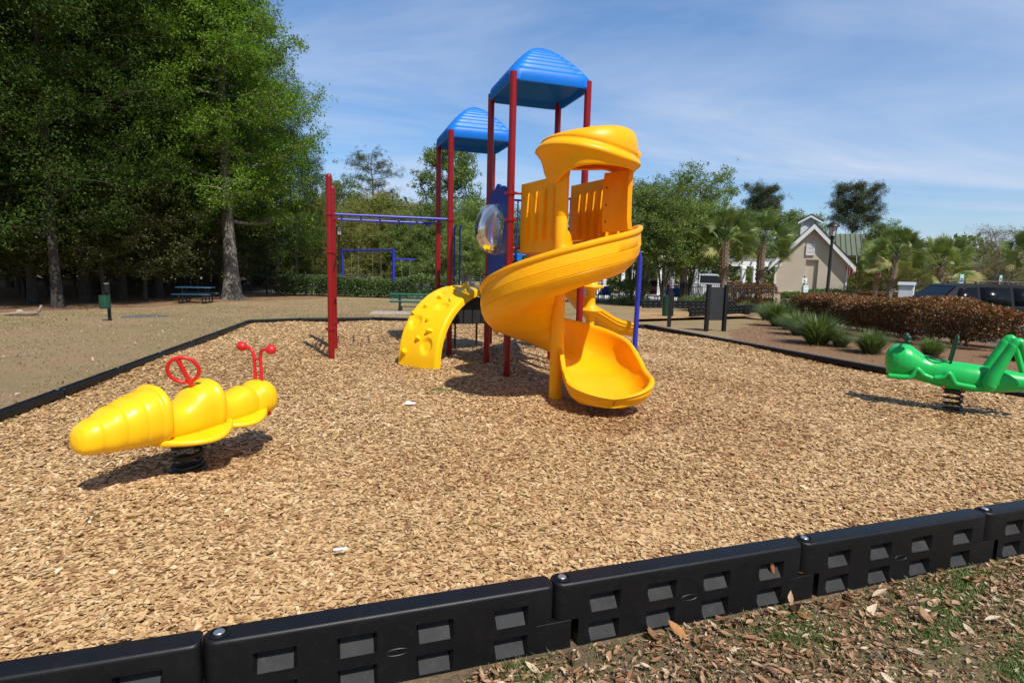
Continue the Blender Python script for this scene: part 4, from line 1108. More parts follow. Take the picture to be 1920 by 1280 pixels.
for x in (-1.1, 1.1):
    mb = MB(); mb.box((x, .02, hbk * .5), (.09, .06, hbk)); mb.box((x, .15, .09), (.10, .45, .16)); mb.tube([Vector((x, 0, hseat - .05)), Vector((x, .4, hseat - .05))], .025, 8); mb.build('leg', M['blackpaint'], be, bevel=.008)
mb = MB(); mb.tube([Vector((-1.1, .1, .18)), Vector((1.1, .1, .18))], .018, 8); mb.build('stretcher', M['blackpaint'], be)
# lamp posts
def lamp(base, h, label):
    t = thing('street_lamp', tuple(base), label, 'street lamp', 'black lantern lamp posts')
    mb = MB(); mb.lathe([(.16, -.05), (.16, .12), (.13, .2), (.10, .55), (.085, .6), (.075, .62), (.055, h - .75), (.08, h - .73), (.08, h - .68), (.05, h - .66), (.05, h - .6)], 14); mb.build('pole', M['blackpaint'], t)
    mb = MB(); mb.lathe([(.11, h - .6), (.18, h - .22)], 6); mb.build('lamp_glass', M['lampglass'], t, 20)
    mb = MB(); mb.lathe([(.05, h - .66), (.12, h - .62), (.12, h - .59), (.05, h - .58)], 12); mb.lathe([(.20, h - .22), (.27, h - .20), (.25, h - .15), (.12, h - .04), (.05, h - .01), (.03, h + .06), (.004, h + .1)], 12)
    for k in range(6):
        a = 2 * pi * k / 6; mb.tube([Vector((.112 * math.cos(a), .112 * math.sin(a), h - .6)), Vector((.184 * math.cos(a), .184 * math.sin(a), h - .21))], .012, 5)
    mb.build('lamp_head', M['blackpaint'], t); return t
lp = GX(1550, 25, 560); lt = D(1559, 416, 25); lamp(lp, lt.z - lp.z, 'black lantern lamp post standing in front of the beige gable')
lp = GX(637, 38.0, 540); lt = D(638, 423, 38.0); lamp(lp, lt.z - lp.z, 'black lantern lamp post rising beside the red ladder post and swing frame')
# black board on two posts + lone post with green bin
b1 = G(1322, 621); b2 = G(1355, 621); dd = (b2 - b1); t = thing('notice_board', tuple((b1 + b2) / 2), 'dark board held between two leaning black posts, seen from its back', 'notice board', None, math.atan2(dd.y, dd.x))
Lb = dd.length; hb_ = D(1335, 535, b1.y).z - b1.z
for s in (-1, 1):
    mb = MB(); mb.box((s * Lb / 2 + .03, 0, hb_ / 2 - .05), (.10, .10, hb_ + .1)); mb.box((s * Lb / 2 + .03, 0, hb_ + .01), (.125, .125, .03)); mb.build('post', M['blackpaint'], t, bevel=.008)
mb = MB(); mb.box((.03, .03, hb_ * .60), (Lb - .11, .03, hb_ * .72)); mb.build('board', M['boardblack'], t, bevel=.004)
q = G(1254, 613); t = thing('leaning_post', tuple(q), 'single black square post in front of the green bin', 'post'); hq = D(1262, 541, q.y).z - q.z
mb = MB(); mb.box((0, 0, hq / 2 - .05), (.10, .10, hq + .1)); mb.build('shaft', M['blackpaint'], t, bevel=.008)
mb = MB(); mb.box((0, 0, hq + .01), (.125, .125, .03)); mb.build('cap', M['blackpaint'], t, bevel=.008)
q = G(1249, 597); t = thing('trash_bin', (q.x, q.y, gz(q.x, q.y)), 'dark green bin standing behind the single black post', 'bin'); hq = D(1249, 556, q.y).z - q.z
mb = MB(); mb.lathe([(0, .10), (.17, .10), (.17, .14), (.19, hq), (.20, hq + .01), (.17, hq + .03), (0, hq + .05)], 20, (0, 0, 0)); mb.build('bin_body', M['dkgreen'], t)
mb = MB(); mb.box((.24, .05, hq * .6), (.08, .08, hq * 1.2)); mb.build('post', M['blackpaint'], t)
# white box kiosk
q = GX(1700, 24, 540); zt = D(1705, 529, 24).z; zb = D(1705, 562, 24).z; t = thing('mail_box', tuple(q), 'white house shaped box with a grey pitched lid behind the red hedge', 'box', None, rad(-38)); q0 = q.z
wd = 30 / 1080 * 24 * .78
mb = MB(); mb.box((0, 0, (zt + zb) / 2 - q0 - .04), (wd, wd * .8, zt - zb - .10)); mb.build('cabinet', M['white'], t, bevel=.01)
mb = MB(); a = zt - q0 - .11; mb.loft([[Vector((x, -wd * .5, a)), Vector((x, 0, a + .12)), Vector((x, wd * .5, a)), Vector((x, wd * .5, a - .02)), Vector((x, 0, a + .09)), Vector((x, -wd * .5, a - .02))] for x in (-wd * .6, wd * .6)], True, True); mb.build('roof', M['louver'], t, 20)
mb = MB(); mb.box((0, 0, (zb - q0) / 2), (.12, .12, zb - q0 + .05)); mb.build('post', M['white'], t)
# parking signs
def psign(px, py0, py1, Y, label, wpx):
    q = GX(px, Y, 540); t = thing('parking_sign', tuple(q), label, 'sign'); zt = D(px, py0, Y).z - q.z; zb = D(px, py1, Y).z - q.z; w_ = wpx / 1080 * Y
    mb = MB(); mb.box((0, 0, zb * .5), (.05, .04, zb + .1)); mb.build('post', M['zinc'], t)
    mb = MB(); mb.box((0, -.03, (zt + zb) / 2), (w_, .012, zt - zb)); mb.build('plate', M['signgreen'], t)
    mb = MB(); mb.box((0, -.039, zb + (zt - zb) * .35), (w_ * .6, .004, (zt - zb) * .42)); mb.build('symbol_panel', M['signblue'], t)
    mb = MB(); c_ = Vector((0, -.0425, zb + (zt - zb) * .33)); k = w_ * .16
    mb.tube([c_ + Vector((k * math.cos(a_), 0, k * math.sin(a_) - k * .3)) for a_ in [2 * pi * i / 14 for i in range(14)]], k * .2, 4, False, 0, True); mb.tube([c_ + Vector((0, 0, k * 1.9)), c_, c_ + Vector((k, 0, 0)), c_ + Vector((k * 1.3, 0, -k))], k * .2, 4); mb.build('wheelchair_symbol', M['white'], t)
psign(1800, 514, 531, 23, 'pale green parking sign with a blue panel above the front of the dark car roof', 7)
psign(1873, 516, 527, 26, 'smaller pale parking sign above the rear of the dark car roof', 5)
# sign and dispenser by the beige building
q = GX(1505, 33, 560); t = thing('dispenser_post', tuple(q), 'pale green dispenser box under a white sign before the beige gable', 'dispenser')
z = lambda py: D(1505, py, 33).z - q.z
s_ = 33 / 1080
mb = MB(); mb.box((0, 0, z(545) / 2), (.07, .07, z(545))); mb.box((0, .0, (z(522) + z(540)) / 2), (.05, .05, z(518) - z(545))); mb.build('post', M['blackpaint'], t)
mb = MB(); mb.box((0, -.05, (z(521) + z(530)) / 2), (9 * s_, .015, z(521) - z(530))); mb.build('sign', M['white'], t)
mb = MB(); mb.tube([Vector((-.04, -.062, z(523))), Vector((-.05, -.062, z(526))), Vector((.02, -.062, z(528))), Vector((.06, -.062, z(527)))], .022, 5); mb.build('sign_symbol', M['boardblack'], t)
mb = MB(); mb.box((.04, -.08, (z(535) + z(548)) / 2), (10 * s_, .2, z(535) - z(548))); mb.build('dispenser_box', M['signgreen'], t, bevel=.02)
mb = MB(); mb.box((.04, -.185, z(541)), (8 * s_, .006, .10)); mb.build('dispenser_label', M['white'], t)

# ================================================================== building
by = 37.5; bx0 = D(1450, 540, by).x; bx1 = D(1584, 540, by).x; bg0 = gz(bx0, by)
eaveL = D(1446, 482, by).z; eaveR = D(1588, 487, by).z; ez = (eaveL + eaveR) / 2 - .05
apz = D(1522, 420, by).z; cx = (bx0 + bx1) / 2; hw = (bx1 - bx0) / 2 * .905; BDp = 9.0; BA = rad(-25)
BT = thing('pool_house', (cx, by, bg0), 'beige stucco gabled building with white trim and green metal roof', 'building', None, BA)
o_ = Vector((cx, by, bg0)); ezl = ez - bg0; apl = apz - bg0
mb = MB()
# front wall with a recessed panel: built from pieces butted together
rx0, rx1 = (D(1508, 540, by).x - cx), (D(1529, 540, by).x - cx); rz1 = D(1518, 487, by).z - bg0; rz0 = .45
slope = (apl - ezl) / hw
def roofz(x): return apl - abs(x) * slope
def wallpoly(pts): mb.add([Vector((x, 0, z)) for x, z in pts], [tuple(range(len(pts)))])
wallpoly([(-hw, 0), (rx0, 0), (rx0, roofz(rx0)), (-hw, ezl)])
wallpoly([(rx0, 0), (rx1, 0), (rx1, rz0), (rx0, rz0)])
wallpoly([(rx0, rz1), (rx1, rz1), (rx1, roofz(rx1)), (0, apl), (rx0, roofz(rx0))] if rx0 < 0 < rx1 else [(rx0, rz1), (rx1, rz1), (rx1, roofz(rx1)), (rx0, roofz(rx0))])
if rx0 < 0 < rx1: wallpoly([(rx1, 0), (hw, 0), (hw, ezl), (rx1, roofz(rx1))])
elif rx1 <= 0: wallpoly([(rx1, 0), (hw, 0), (hw, ezl), (0, apl), (rx1, roofz(rx1))])
else: wallpoly([(rx1, 0), (hw, 0), (hw, ezl), (rx1, roofz(rx1))])
rd = .16
mb.add([Vector((rx0, rd, rz0)), Vector((rx1, rd, rz0)), Vector((rx1, rd, rz1)), Vector((rx0, rd, rz1)), Vector((rx0, 0, rz0)), Vector((rx1, 0, rz0)), Vector((rx1, 0, rz1)), Vector((rx0, 0, rz1))], [(0, 1, 2, 3), (4, 5, 1, 0), (5, 6, 2, 1), (6, 7, 3, 2), (7, 4, 0, 3)])
mb.add([Vector((-hw, 0, 0)), Vector((-hw, BDp, 0)), Vector((-hw, BDp, ezl)), Vector((-hw, 0, ezl)), Vector((hw, 0, 0)), Vector((hw, BDp, 0)), Vector((hw, BDp, ezl)), Vector((hw, 0, ezl)), Vector((0, BDp, apl))], [(0, 1, 2, 3), (4, 5, 6, 7), (1, 5, 6, 8, 2)])
WL = mb.build('wall', M['stucco'], BT, 20)
mb = MB(); mb.box((-(hw - (rx0 + hw) / 2) , -.03, .9), (rx0 + hw, .05, .05)); mb.build('base_band', M['stucco'], BT)
mb = MB()
for s in (-1, 1):
    L_ = hw + .42
    e = Vector((s * L_, 0, apl + .10 - slope * L_)); a_ = Vector((0, 0, apl + .10))
    mb.add([a_ + Vector((0, -.36, 0)), e + Vector((0, -.36, 0)), e + Vector((0, BDp + .4, 0)), a_ + Vector((0, BDp + .4, 0)), a_ + Vector((0, -.36, -.07)), e + Vector((0, -.36, -.07)), e + Vector((0, BDp + .4, -.07)), a_ + Vector((0, BDp + .4, -.07))], [(0, 1, 2, 3), (7, 6, 5, 4), (0, 4, 5, 1), (1, 5, 6, 2), (2, 6, 7, 3)])
RF = mb.build('roof', M['roofdark'], BT, 20)
mb = MB()
for s in (-1, 1):
    L_ = hw + .40; e = Vector((s * L_, 0, apl + .02 - slope * L_)); a_ = Vector((0, 0, apl + .02)); dn_ = Vector((0, 0, -.30))
    mb.loft([[a_ + Vector((0, -.34, 0)), a_ + Vector((0, -.34, -.34)), a_ + Vector((0, -.29, -.34)), a_ + Vector((0, -.29, 0))], [e + Vector((0, -.34, 0)), e + Vector((0, -.34, -.34)), e + Vector((0, -.29, -.34)), e + Vector((0, -.29, 0))]], True, True)
mb.build('barge_board', M['white'], BT, 20)
for s in (-1, 1):
    mb = MB(); mb.box((s * (hw - .04), -.02, ezl / 2), (.09, .06, ezl)); mb.build('corner_trim', M['white'], BT)
vx = D(1520, 468, by).x - cx; vz = D(1520, 468, by).z - bg0
mb = MB(); fw, fh = .42, .72
for x, z, sx, sz in ((-fw / 2, 0, .07, fh), (fw / 2, 0, .07, fh)): mb.box((vx + x, -.04, vz + z), (sx, .07, sz))
for z in (-fh / 2 + .035, fh / 2 - .035): mb.box((vx, -.04, vz + z), (fw - .07, .068, .07))
VT = mb.build('vent_frame', M['white'], BT)
mb = MB()
for k in range(7): mb.box((vx, -.05, vz - .25 + k * .083), (fw - .08, .02, .062), Matrix.Rotation(rad(-35), 3, 'X'))
mb.build('louvre', M['white'], VT)
mb = MB(); mb.box((vx, .004, vz), (fw - .07, .02, fh - .1)); mb.build('vent_back', M['boardblack'], VT)
# cupola behind the ridge
kx = -.18; kz0 = D(1514, 425, by + 3).z - bg0 - .6; kz1 = D(1514, 412, by + 3).z - bg0; kz2 = D(1516, 403, by + 3).z - bg0; kw = .55
mb = MB(); mb.add([Vector((kx + x, 3 + y, z)) for z in (kz0, kz1) for x, y in ((-kw, -kw), (kw, -kw), (kw, kw), (-kw, kw))] + [Vector((kx, 3 - kw, kz2 - .08)), Vector((kx, 3 + kw, kz2 - .08))], [(0, 1, 5, 8, 4), (2, 3, 7, 9, 6), (1, 2, 6, 5), (3, 0, 4, 7)])
CUP = mb.build('cupola', M['white'], BT, 20)
mb = MB()
for k in range(5): mb.box((kx, 3 - kw - .01, kz0 + .72 + k * .12), (kw * 1.4, .03, .07), Matrix.Rotation(rad(-35), 3, 'X'))
mb.build('louvre', M['louver'], CUP)
mb = MB()
for s in (-1, 1):
    mb.loft([[Vector((kx, y, kz2)), Vector((kx + s * (kw + .22), y, kz1 - .12)), Vector((kx + s * (kw + .22), y, kz1 - .22)), Vector((kx, y, kz2 - .1))] for y in (3 - kw - .2, 3 + kw + .2)], True, True)
mb.build('cupola_roof', M['roofdark'], CUP, 20)
mb = MB()
for s in (-1, 1):
    mb.loft([[Vector((kx, y, kz2 - .10)), Vector((kx + s * (kw + .2), y, kz1 - .23)), Vector((kx + s * (kw + .2), y, kz1 - .35)), Vector((kx, y, kz2 - .24))] for y in (3 - kw - .215, 3 - kw - .16)], True, True)
mb.build('cupola_trim', M['white'], CUP, 20)
# rear cross wing with the standing seam roof on the right
wx0 = cx + hw * .35; wx1 = cx + 3.25; wzt = D(1600, 440, by + 6).z; wzb = D(1602, 482, by + 6).z
wt = Vector((-cx, -by, -bg0))
mb = MB(); mb.loft([[Vector((x, by + 4.2, wzb)) + wt, Vector((x, by + 7, wzt)) + wt, Vector((x, by + 9.8, wzb)) + wt] for x in (wx0, wx1)], True, True); mb.build('wing_roof', M['roofgreen'], BT, 20)
mb = MB()
for k in range(9):
    x = wx0 + (wx1 - wx0) * k / 8; mb.tube([Vector((x, by + 4.17, wzb + .03)) + wt, Vector((x, by + 6.97, wzt + .03)) + wt], .03, 4)
mb.build('roof_seam', M['roofgreen'], BT, 20)
mb = MB(); zc = (wzb - .05 + bg0) / 2; mb.box(((wx0 + wx1) / 2 - cx - .5, 7.0, zc - bg0), (wx1 - wx0 - 1.0, 4.6, wzb - .1 - bg0)); mb.build('wing_wall', M['stucco'], BT)
# flag
fp0 = D(1589, 488, by - 1.0); t = thing('flag', (bx1 + .10, by - .95, fp0.z + .1), 'striped red and white flag with a blue corner hung from the gable corner', 'flag')
o0 = wloc(t); fe = D(1606, 480, by - 1.0) - o0
mb = MB(); mb.tube([Vector((0, .1, -.25)), fe], .02, 6); mb.build('pole', M['white'], t)
q0 = D(1604, 492, by - 1.0) - o0; q1 = D(1588, 498, by - 1.0) - o0; q2 = D(1591, 521, by - 1.0) - o0; q3 = D(1607, 504, by - 1.0) - o0
mb = MB(); nu, nv = 26, 16
for i in range(nu + 1):
    for j in range(nv + 1):
        u_, v_ = i / nu, j / nv
        p = (q0 * (1 - u_) + q3 * u_) * (1 - v_) + (q1 * (1 - u_) + q2 * u_) * v_
        p = p + Vector((.03 * math.sin(9 * v_ + 3 * u_), .12 * math.sin(7 * v_ + 2 * u_), -.06 * math.sin(pi * u_)))
        mb.v.append(tuple(p))
for i in range(nu):
    for j in range(nv):
        a = i * (nv + 1) + j; mb.f.append((a, a + 1, a + nv + 2, a + nv + 1))
        stripe = int(j / nv * 13) % 2
        mb.mi.append(2 if (i < nu * .38 and j < nv * 7 / 13) else (0 if stripe == 0 else 1))
mb.build('cloth', [M['flagred'], M['flagwhite'], M['flagblue']], t, None)

# ================================================================== pool fence, pergolas, pool furniture
def fence(p0, p1, label, h=1.35):
    p0 = Vector(p0); p1 = Vector(p1); L = (p1 - p0).length
    t = thing('pool_fence', (p0.x, p0.y, gz(p0.x, p0.y)), label, 'fence', 'black picket fence runs', math.atan2(p1.y - p0.y, p1.x - p0.x))
    mb = MB(); n = int(L / .125)
    for k in range(n):
        mb.box((k * .125 + .06, 0, h / 2 + .04), (.022, .022, h - .08))
    mb.build('pickets', M['blackpaint'], t, None)
    mb = MB()
    for z in (.12, h - .16, h): mb.box((L / 2, 0, z), (L, .035, .035))
    mb.build('rail', M['blackpaint'], t, None)
    m = max(1, int(L / 2.4))
    for k in range(m + 1):
        mb = MB(); mb.box((L * k / m, 0, h / 2 + .04), (.06, .06, h + .12)); mb.box((L * k / m, 0, h + .12), (.075, .075, .03)); mb.build('post', M['blackpaint'], t, None)
fy = 36.6
def fx(px, Y=fy): return GX(px, Y, 540)
fence(fx(500), fx(720), 'black picket fence run behind the clipped green hedge at left')
fence(fx(720), fx(900), 'black picket fence run behind the swing side arm')
fence(fx(900), GX(1200, 34.8, 560), 'black picket fence run seen under the spiral slide')
fence(GX(1200, 34.8, 560), GX(1448, 33.0, 575), 'black picket fence run in front of the palms and beige building')
def column(x, y, h, name='column'): pass
def pergola(loc, cols, beam_h, length, depth, label, rafters=True, rz=0):
    t = thing('pergola', tuple(loc), label, 'pergola', 'white pergolas by the pool', rz)
    for x, y in cols:
        mb = MB(); mb.box((x, y, beam_h / 2), (.26, .26, beam_h)); mb.box((x, y, .15), (.34, .34, .3)); mb.box((x, y, beam_h - .12), (.34, .34, .14)); mb.build('column', M['white'], t, bevel=.01)
    for y in (0, depth):
        mb = MB(); x0, x1 = -.7, length + .7
        mb.loft([[Vector((x0, y + s, beam_h + .30)), Vector((x0 + .5, y + s, beam_h)), Vector((x1 - .5, y + s, beam_h)), Vector((x1, y + s, beam_h + .30))] for s in (-.06, .06)], True, True); mb.build('beam', M['white'], t, 20)
    if rafters:
        n = int(length / .6) + 2
        for k in range(n):
            x = -.3 + k * (length + .6) / (n - 1); mb = MB()
            mb.loft([[Vector((x + s, -.8, beam_h + .52)), Vector((x + s, -.35, beam_h + .30)), Vector((x + s, depth + .35, beam_h + .30)), Vector((x + s, depth + .8, beam_h + .52))] for s in (-.025, .025)], True, True); mb.build('rafter', M['white'], t, 20)
    return t
q = GX(1272, 38.5, 570); hh = D(1290, 487, 38.5).z - q.z
pergola(q, [(.1, 0), (1.0, 0), (.1, 2.2), (1.0, 2.2)], hh, 1.0, 2.2, 'white pergola frame standing between two palm trunks by the fence')
q = GX(1395, 38.3, 570); hh = D(1412, 499, 38.3).z - q.z
pergola(q, [(.55, 0), (.55, 1.9)], hh, 1.9, 1.9, 'white pergola with pointed rafters joined to the beige building')
q = GX(1132, 46, 560); hh = D(1150, 462, 46).z - q.z
pergola(q, [(k * 1.45, 0) for k in range(4)] + [(0, 3), (2.9, 3)], hh, 4.6, 3, 'long white pergola behind the low trees right of the slide')
q = GX(882, 46, 545); hh = D(885, 470, 46).z - q.z
pergola(q, [(0, 0), (0, 3)], hh, .6, 3, 'white pergola column pair seen left of the spiral slide', True)
# pool loungers: prototype then copies
lg = thing('pool_lounger', (0, 0, 0), 'x', 'lounger', 'blue and white loungers behind the fence')
mb = MB()
for y in (-.3, .3): mb.tube([Vector((-.9, y, .35)), Vector((.35, y, .35)), Vector((.95, y, .95))], .03, 6)
for x in (-.8, .3):
    for y in (-.3, .3): mb.tube([Vector((x, y, 0)), Vector((x, y, .35))], .03, 6)
mb.build('frame', M['white'], lg)
mb = MB(); mb.loft([[Vector((-.9, y, .37)), Vector((.35, y, .37)), Vector((.95, y, .97))] for y in (-.27, .27)], False, False); mb.build('sling', M['bluesling'], lg, None, solid=.02)
spots = [(1105, 39), (1122, 39.4), (1138, 39.2), (1236, 39.0), (1252, 39.5), (1268, 38.8), (1312, 40.5), (1330, 41), (1348, 40.6), (1380, 40.2), (722, 39.5), (756, 39.2)]
names = ['blue lounger seen through the fence, first right of the bead climber', 'second blue lounger right of the bead climber behind the fence', 'third blue lounger right of the bead climber, by the blue arch pipe', 'blue lounger left of the tall palm trunk behind the fence, first of three', 'middle one of the three blue loungers left of the palm trunk', 'blue lounger closest to the palm trunk and white pergola', 'blue lounger just right of the white pergola columns', 'blue lounger beside the silver van and the dark board', 'blue lounger hidden partly by the dark board', 'blue lounger in front of the far red hedge', 'lounger behind the left hedge near the swing post', 'lounger behind the fence under the swing side arm']
for i, ((px, Y), nm) in enumerate(zip(spots, names)):
    q = GX(px, Y, 545); r = rad(-80 + 25 * math.sin(i * 2.3))
    if i == 0: lg.location = q; lg.rotation_euler = (0, 0, r); lg['label'] = nm
    else: dup(lg, q, r, nm)

# ================================================================== vehicles
def car(loc, rz, L, W, H, mat, label, cat, suv=True, rails=False):
    t = thing('parked_car', tuple(loc), label, cat, None, rz)
    hb = H * .60; hood = H * .57; gl0, gl1 = .26, .98 if suv else .84
    prof = [(-.5, .34, .42), (-.49, .30, .50), (-.44, .30, hood * .93), (-.24, .30, hood), (-.235, .30, hood)]
    mb = MB(); rings = []
    def ring(x, zt, wt):
        w = W / 2; k = 1 if abs(x) < .47 else .88
        return [Vector((x * L, s * y * k, z)) for s, y, z in ((-1, w * .9, .28), (-1, w, .45), (-1, w, min(zt, hb * .92)), (-1, w * .97, min(zt, hb)), (-1, wt, zt), (1, wt, zt), (1, w * .97, min(zt, hb)), (1, w, min(zt, hb * .92)), (1, w, .45), (1, w * .9, .28))]
    st = [(-.5, H * .42, W * .40), (-.485, H * .50, W * .42), (-.43, H * .55, W * .44), (-.25, H * .585, W * .46), (-.24, H * .595, W * .46), (-.10, H * .955, W * .37), (-.05, H * .985, W * .37), (.15, H, W * .37), (.38, H * .985, W * .37), (.45, H * .96, W * .365), (.485, H * .62, W * .45), (.5, H * .45, W * .43)]
    if not suv: st = [(-.5, H * .42, W * .40), (-.485, H * .50, W * .42), (-.43, H * .57, W * .44), (-.22, H * .63, W * .46), (-.20, H * .64, W * .46), (-.06, H * .96, W * .36), (.1, H, W * .36), (.22, H * .97, W * .36), (.36, H * .68, W * .45), (.46, H * .64, W * .44), (.495, H * .5, W * .43), (.5, H * .4, W * .42)]
    for s in st: rings.append(ring(*s))
    mb.loft(rings, True, True); B = mb.build('body', mat, t, 30, .03)
    def side(x, f):   # point on the greenhouse side at fraction f of window height
        for (a, za, wa), (b, zb_, wb) in zip(st, st[1:]):
            if a <= x <= b:
                q = (x - a) / (b - a); zt = za + (zb_ - za) * q; wt = wa + (wb - wa) * q; break
        z = hb + (zt - hb) * f; y = W / 2 * .97 + (wt - W / 2 * .97) * f; return y, z
    wins = [(-.135, .02), (.035, .22), (.24, .43)] if suv else [(-.13, .06), (.075, .24)]
    for x0, x1 in wins:
        for s in (-1, 1):
            mb = MB(); q = []
            for x, f in ((x0, .06), (x1, .06), (x1, .86), (x0 + (.045 if x0 < -.1 else 0), .86)):
                y, z = side(x, f); q.append(Vector((x * L, s * (y + .006), z)))
            mb.add(q, [(0, 1, 2, 3)]); mb.build('window', M['glass_dark'], t, None, solid=.01)
    mb = MB(); a, b = st[4], st[5]
    k = lambda f: Vector(((a[0] + (b[0] - a[0]) * f) * L - .012, 0, a[1] + (b[1] - a[1]) * f + .012))
    p, r = k(.08), k(.92); mb.add([p + Vector((0, -W * .42, 0)), p + Vector((0, W * .42, 0)), r + Vector((0, W * .355, 0)), r + Vector((0, -W * .355, 0))], [(0, 1, 2, 3)]); mb.build('windscreen', M['glass_dark'], t, None)
    for x in (-.33, .30):
        for s in (-1, 1):
            R_ = Matrix.Rotation(pi / 2, 3, 'X'); mb = MB(); mb.lathe([(.18, -.1), (.31, -.11), (.35, -.08), (.35, .08), (.31, .11), (.18, .1)], 20, (x * L, s * (W / 2 - .10), .35), R_); wv = mb.build('wheel', M['tyre'], t)
            mb = MB(); mb.lathe([(.0, -.115), (.2, -.115), (.22, -.1), (.22, .1), (.2, .115), (0, .115)], 16, (x * L, s * (W / 2 - .10), .35), R_); mb.build('rim', M['zinc'], wv)
    for s in (-1, 1):
        mb = MB(); mb.box((-.13 * L, s * (W / 2 + .09), hb + .07), (.12, .18, .14)); mb.build('mirror', mat, t, bevel=.02)
        mb = MB(); mb.box((-.487 * L, s * W * .33, H * .45), (.05, .3, .12)); mb.build('headlight', M['lampglass'], t, bevel=.01)
        mb = MB(); mb.box((.49 * L, s * W * .38, H * .52), (.05, .18, .25)); mb.build('tail_light', M['redhandle'], t, bevel=.01)
        if rails:
            for x0, x1 in ((.02, .20), (.24, .46)):
                mb = MB(); mb.tube(catmull([Vector((x0 * L, s * W * .34, H - .02)), Vector((x0 * L + .06, s * W * .34, H + .07)), Vector((x1 * L - .06, s * W * .34, H + .07)), Vector((x1 * L, s * W * .34, H - .02))], 4), .02, 6); mb.build('roof_rail', M['blackpaint'], t)
    return t
SY = 20.3; wsx = D(1727, 557, SY).x
car((wsx + .24 * 5.2 + 0, SY, D(1830, 531.5, SY).z - 1.88), rad(-4), 5.2, 2.0, 1.88, M['suv'], 'dark navy large car with roof rails parked behind the red hedge', 'car', True, True)
q = GX(1240, 54, 530); car((q.x, q.y, D(1240, 524, 54).z - 1.55), rad(170), 4.5, 1.8, 1.55, M['redcar'], 'red car parked beyond the pool fence', 'car', False)
q = GX(1326, 46, 530); car((q.x, q.y, D(1326, 513, 46).z - 1.95), rad(85), 4.6, 1.95, 1.95, M['silver'], 'silver van with grey roof parked beyond the pool fence', 'van', True)
q = GX(1682, 56, 530); car((q.x, q.y, D(1682, 530, 56).z - 1.45), rad(175), 4.5, 1.8, 1.45, M['silver'], 'silver car far behind the leaning palm trunk', 'car', False)
# house far right
hy = 62; hx0 = D(1755, 500, hy).x; hx1 = D(1850, 500, hy).x; g0 = gz(hx0, hy); H = thing('far_house', ((hx0 + hx1) / 2, hy, g0), 'pale grey house with a blue grey roof far behind the short palm', 'house')
hz = D(1800, 500, hy).z - g0; ha = D(1802, 468, hy).z - g0; hwid = (hx1 - hx0) / 2
mb = MB(); mb.box((0, 4, hz / 2), (hwid * 2, 8, hz)); mb.build('wall', M['whitewall'], H)
mb = MB(); mb.loft([[Vector((-hwid * .2 - (1 - k) * (hwid * .95), 4 + s * (4.4 if k == 0 else .2), hz if k == 0 else ha)) for s in (-1, 1)][::1] + [Vector((hwid * .2 + (1 - k) * (hwid * .95), 4 + s * (4.4 if k == 0 else .2), hz if k == 0 else ha)) for s in (1, -1)] for k in (0, 1)], True, True); RH = mb.build('roof', M['greyroof'], H, 20)
mb = MB(); mb.box((0, 4.5, ha + .1), (.5, .5, 1.0)); mb.build('chimney', M['greyroof'], RH)
for k in range(4):
    mb = MB(); mb.box((-hwid * .7 + k * hwid * .45, -.03, hz * .45), (1.0, .06, 1.5)); wf = mb.build('window', M['white'], H)
    mb = MB(); mb.box((-hwid * .7 + k * hwid * .45, -.065, hz * .45), (.8, .02, 1.3)); mb.build('pane', M['glass_dark'], wf)
# white pavilion seen low between hedge and swing
q = GX(560, 52, 530); t = thing('white_pavilion', tuple(q), 'white low building glimpsed between the trees above the left hedge', 'building')
mb = MB(); mb.box((0, 2, 1.25), (9, 4, 2.5)); mb.build('wall', M['whitewall'], t)
mb = MB(); mb.loft([[Vector((x, -.4, 2.5)), Vector((x, 2, 3.5)), Vector((x, 4.4, 2.5))] for x in (-4.8, 4.8)], True, True); mb.build('roof', M['greyroof'], t, 20)
# ================================================================== vegetation
def leaves(C, size, rng, droop=0.0, aspect=.5, out=None, upb=.6):
    """leaf rhombi for centres C (N,3): returns verts (N*4,3)"""
    n = len(C); d = rng.normal(size=(n, 3)); 
    if out is not None: d = d * .8 + out * .7
    d[:, 2] -= droop; d /= np.linalg.norm(d, axis=1, keepdims=True) + 1e-9
    nn = rng.normal(size=(n, 3)); nn[:, 2] = np.abs(nn[:, 2]) + upb
    s = np.cross(d, nn); s /= np.linalg.norm(s, axis=1, keepdims=True) + 1e-9
    L = (size * rng.uniform(.6, 1.3, n))[:, None]; W = L * aspect
    up = np.cross(s, d)
    a = C; b = C + d * L * .45 + s * W * .5 + up * L * .08; t = C + d * L; c = C + d * L * .45 - s * W * .5 + up * L * .08
    return np.stack([a, b, t, c], 1).reshape(-1, 3)

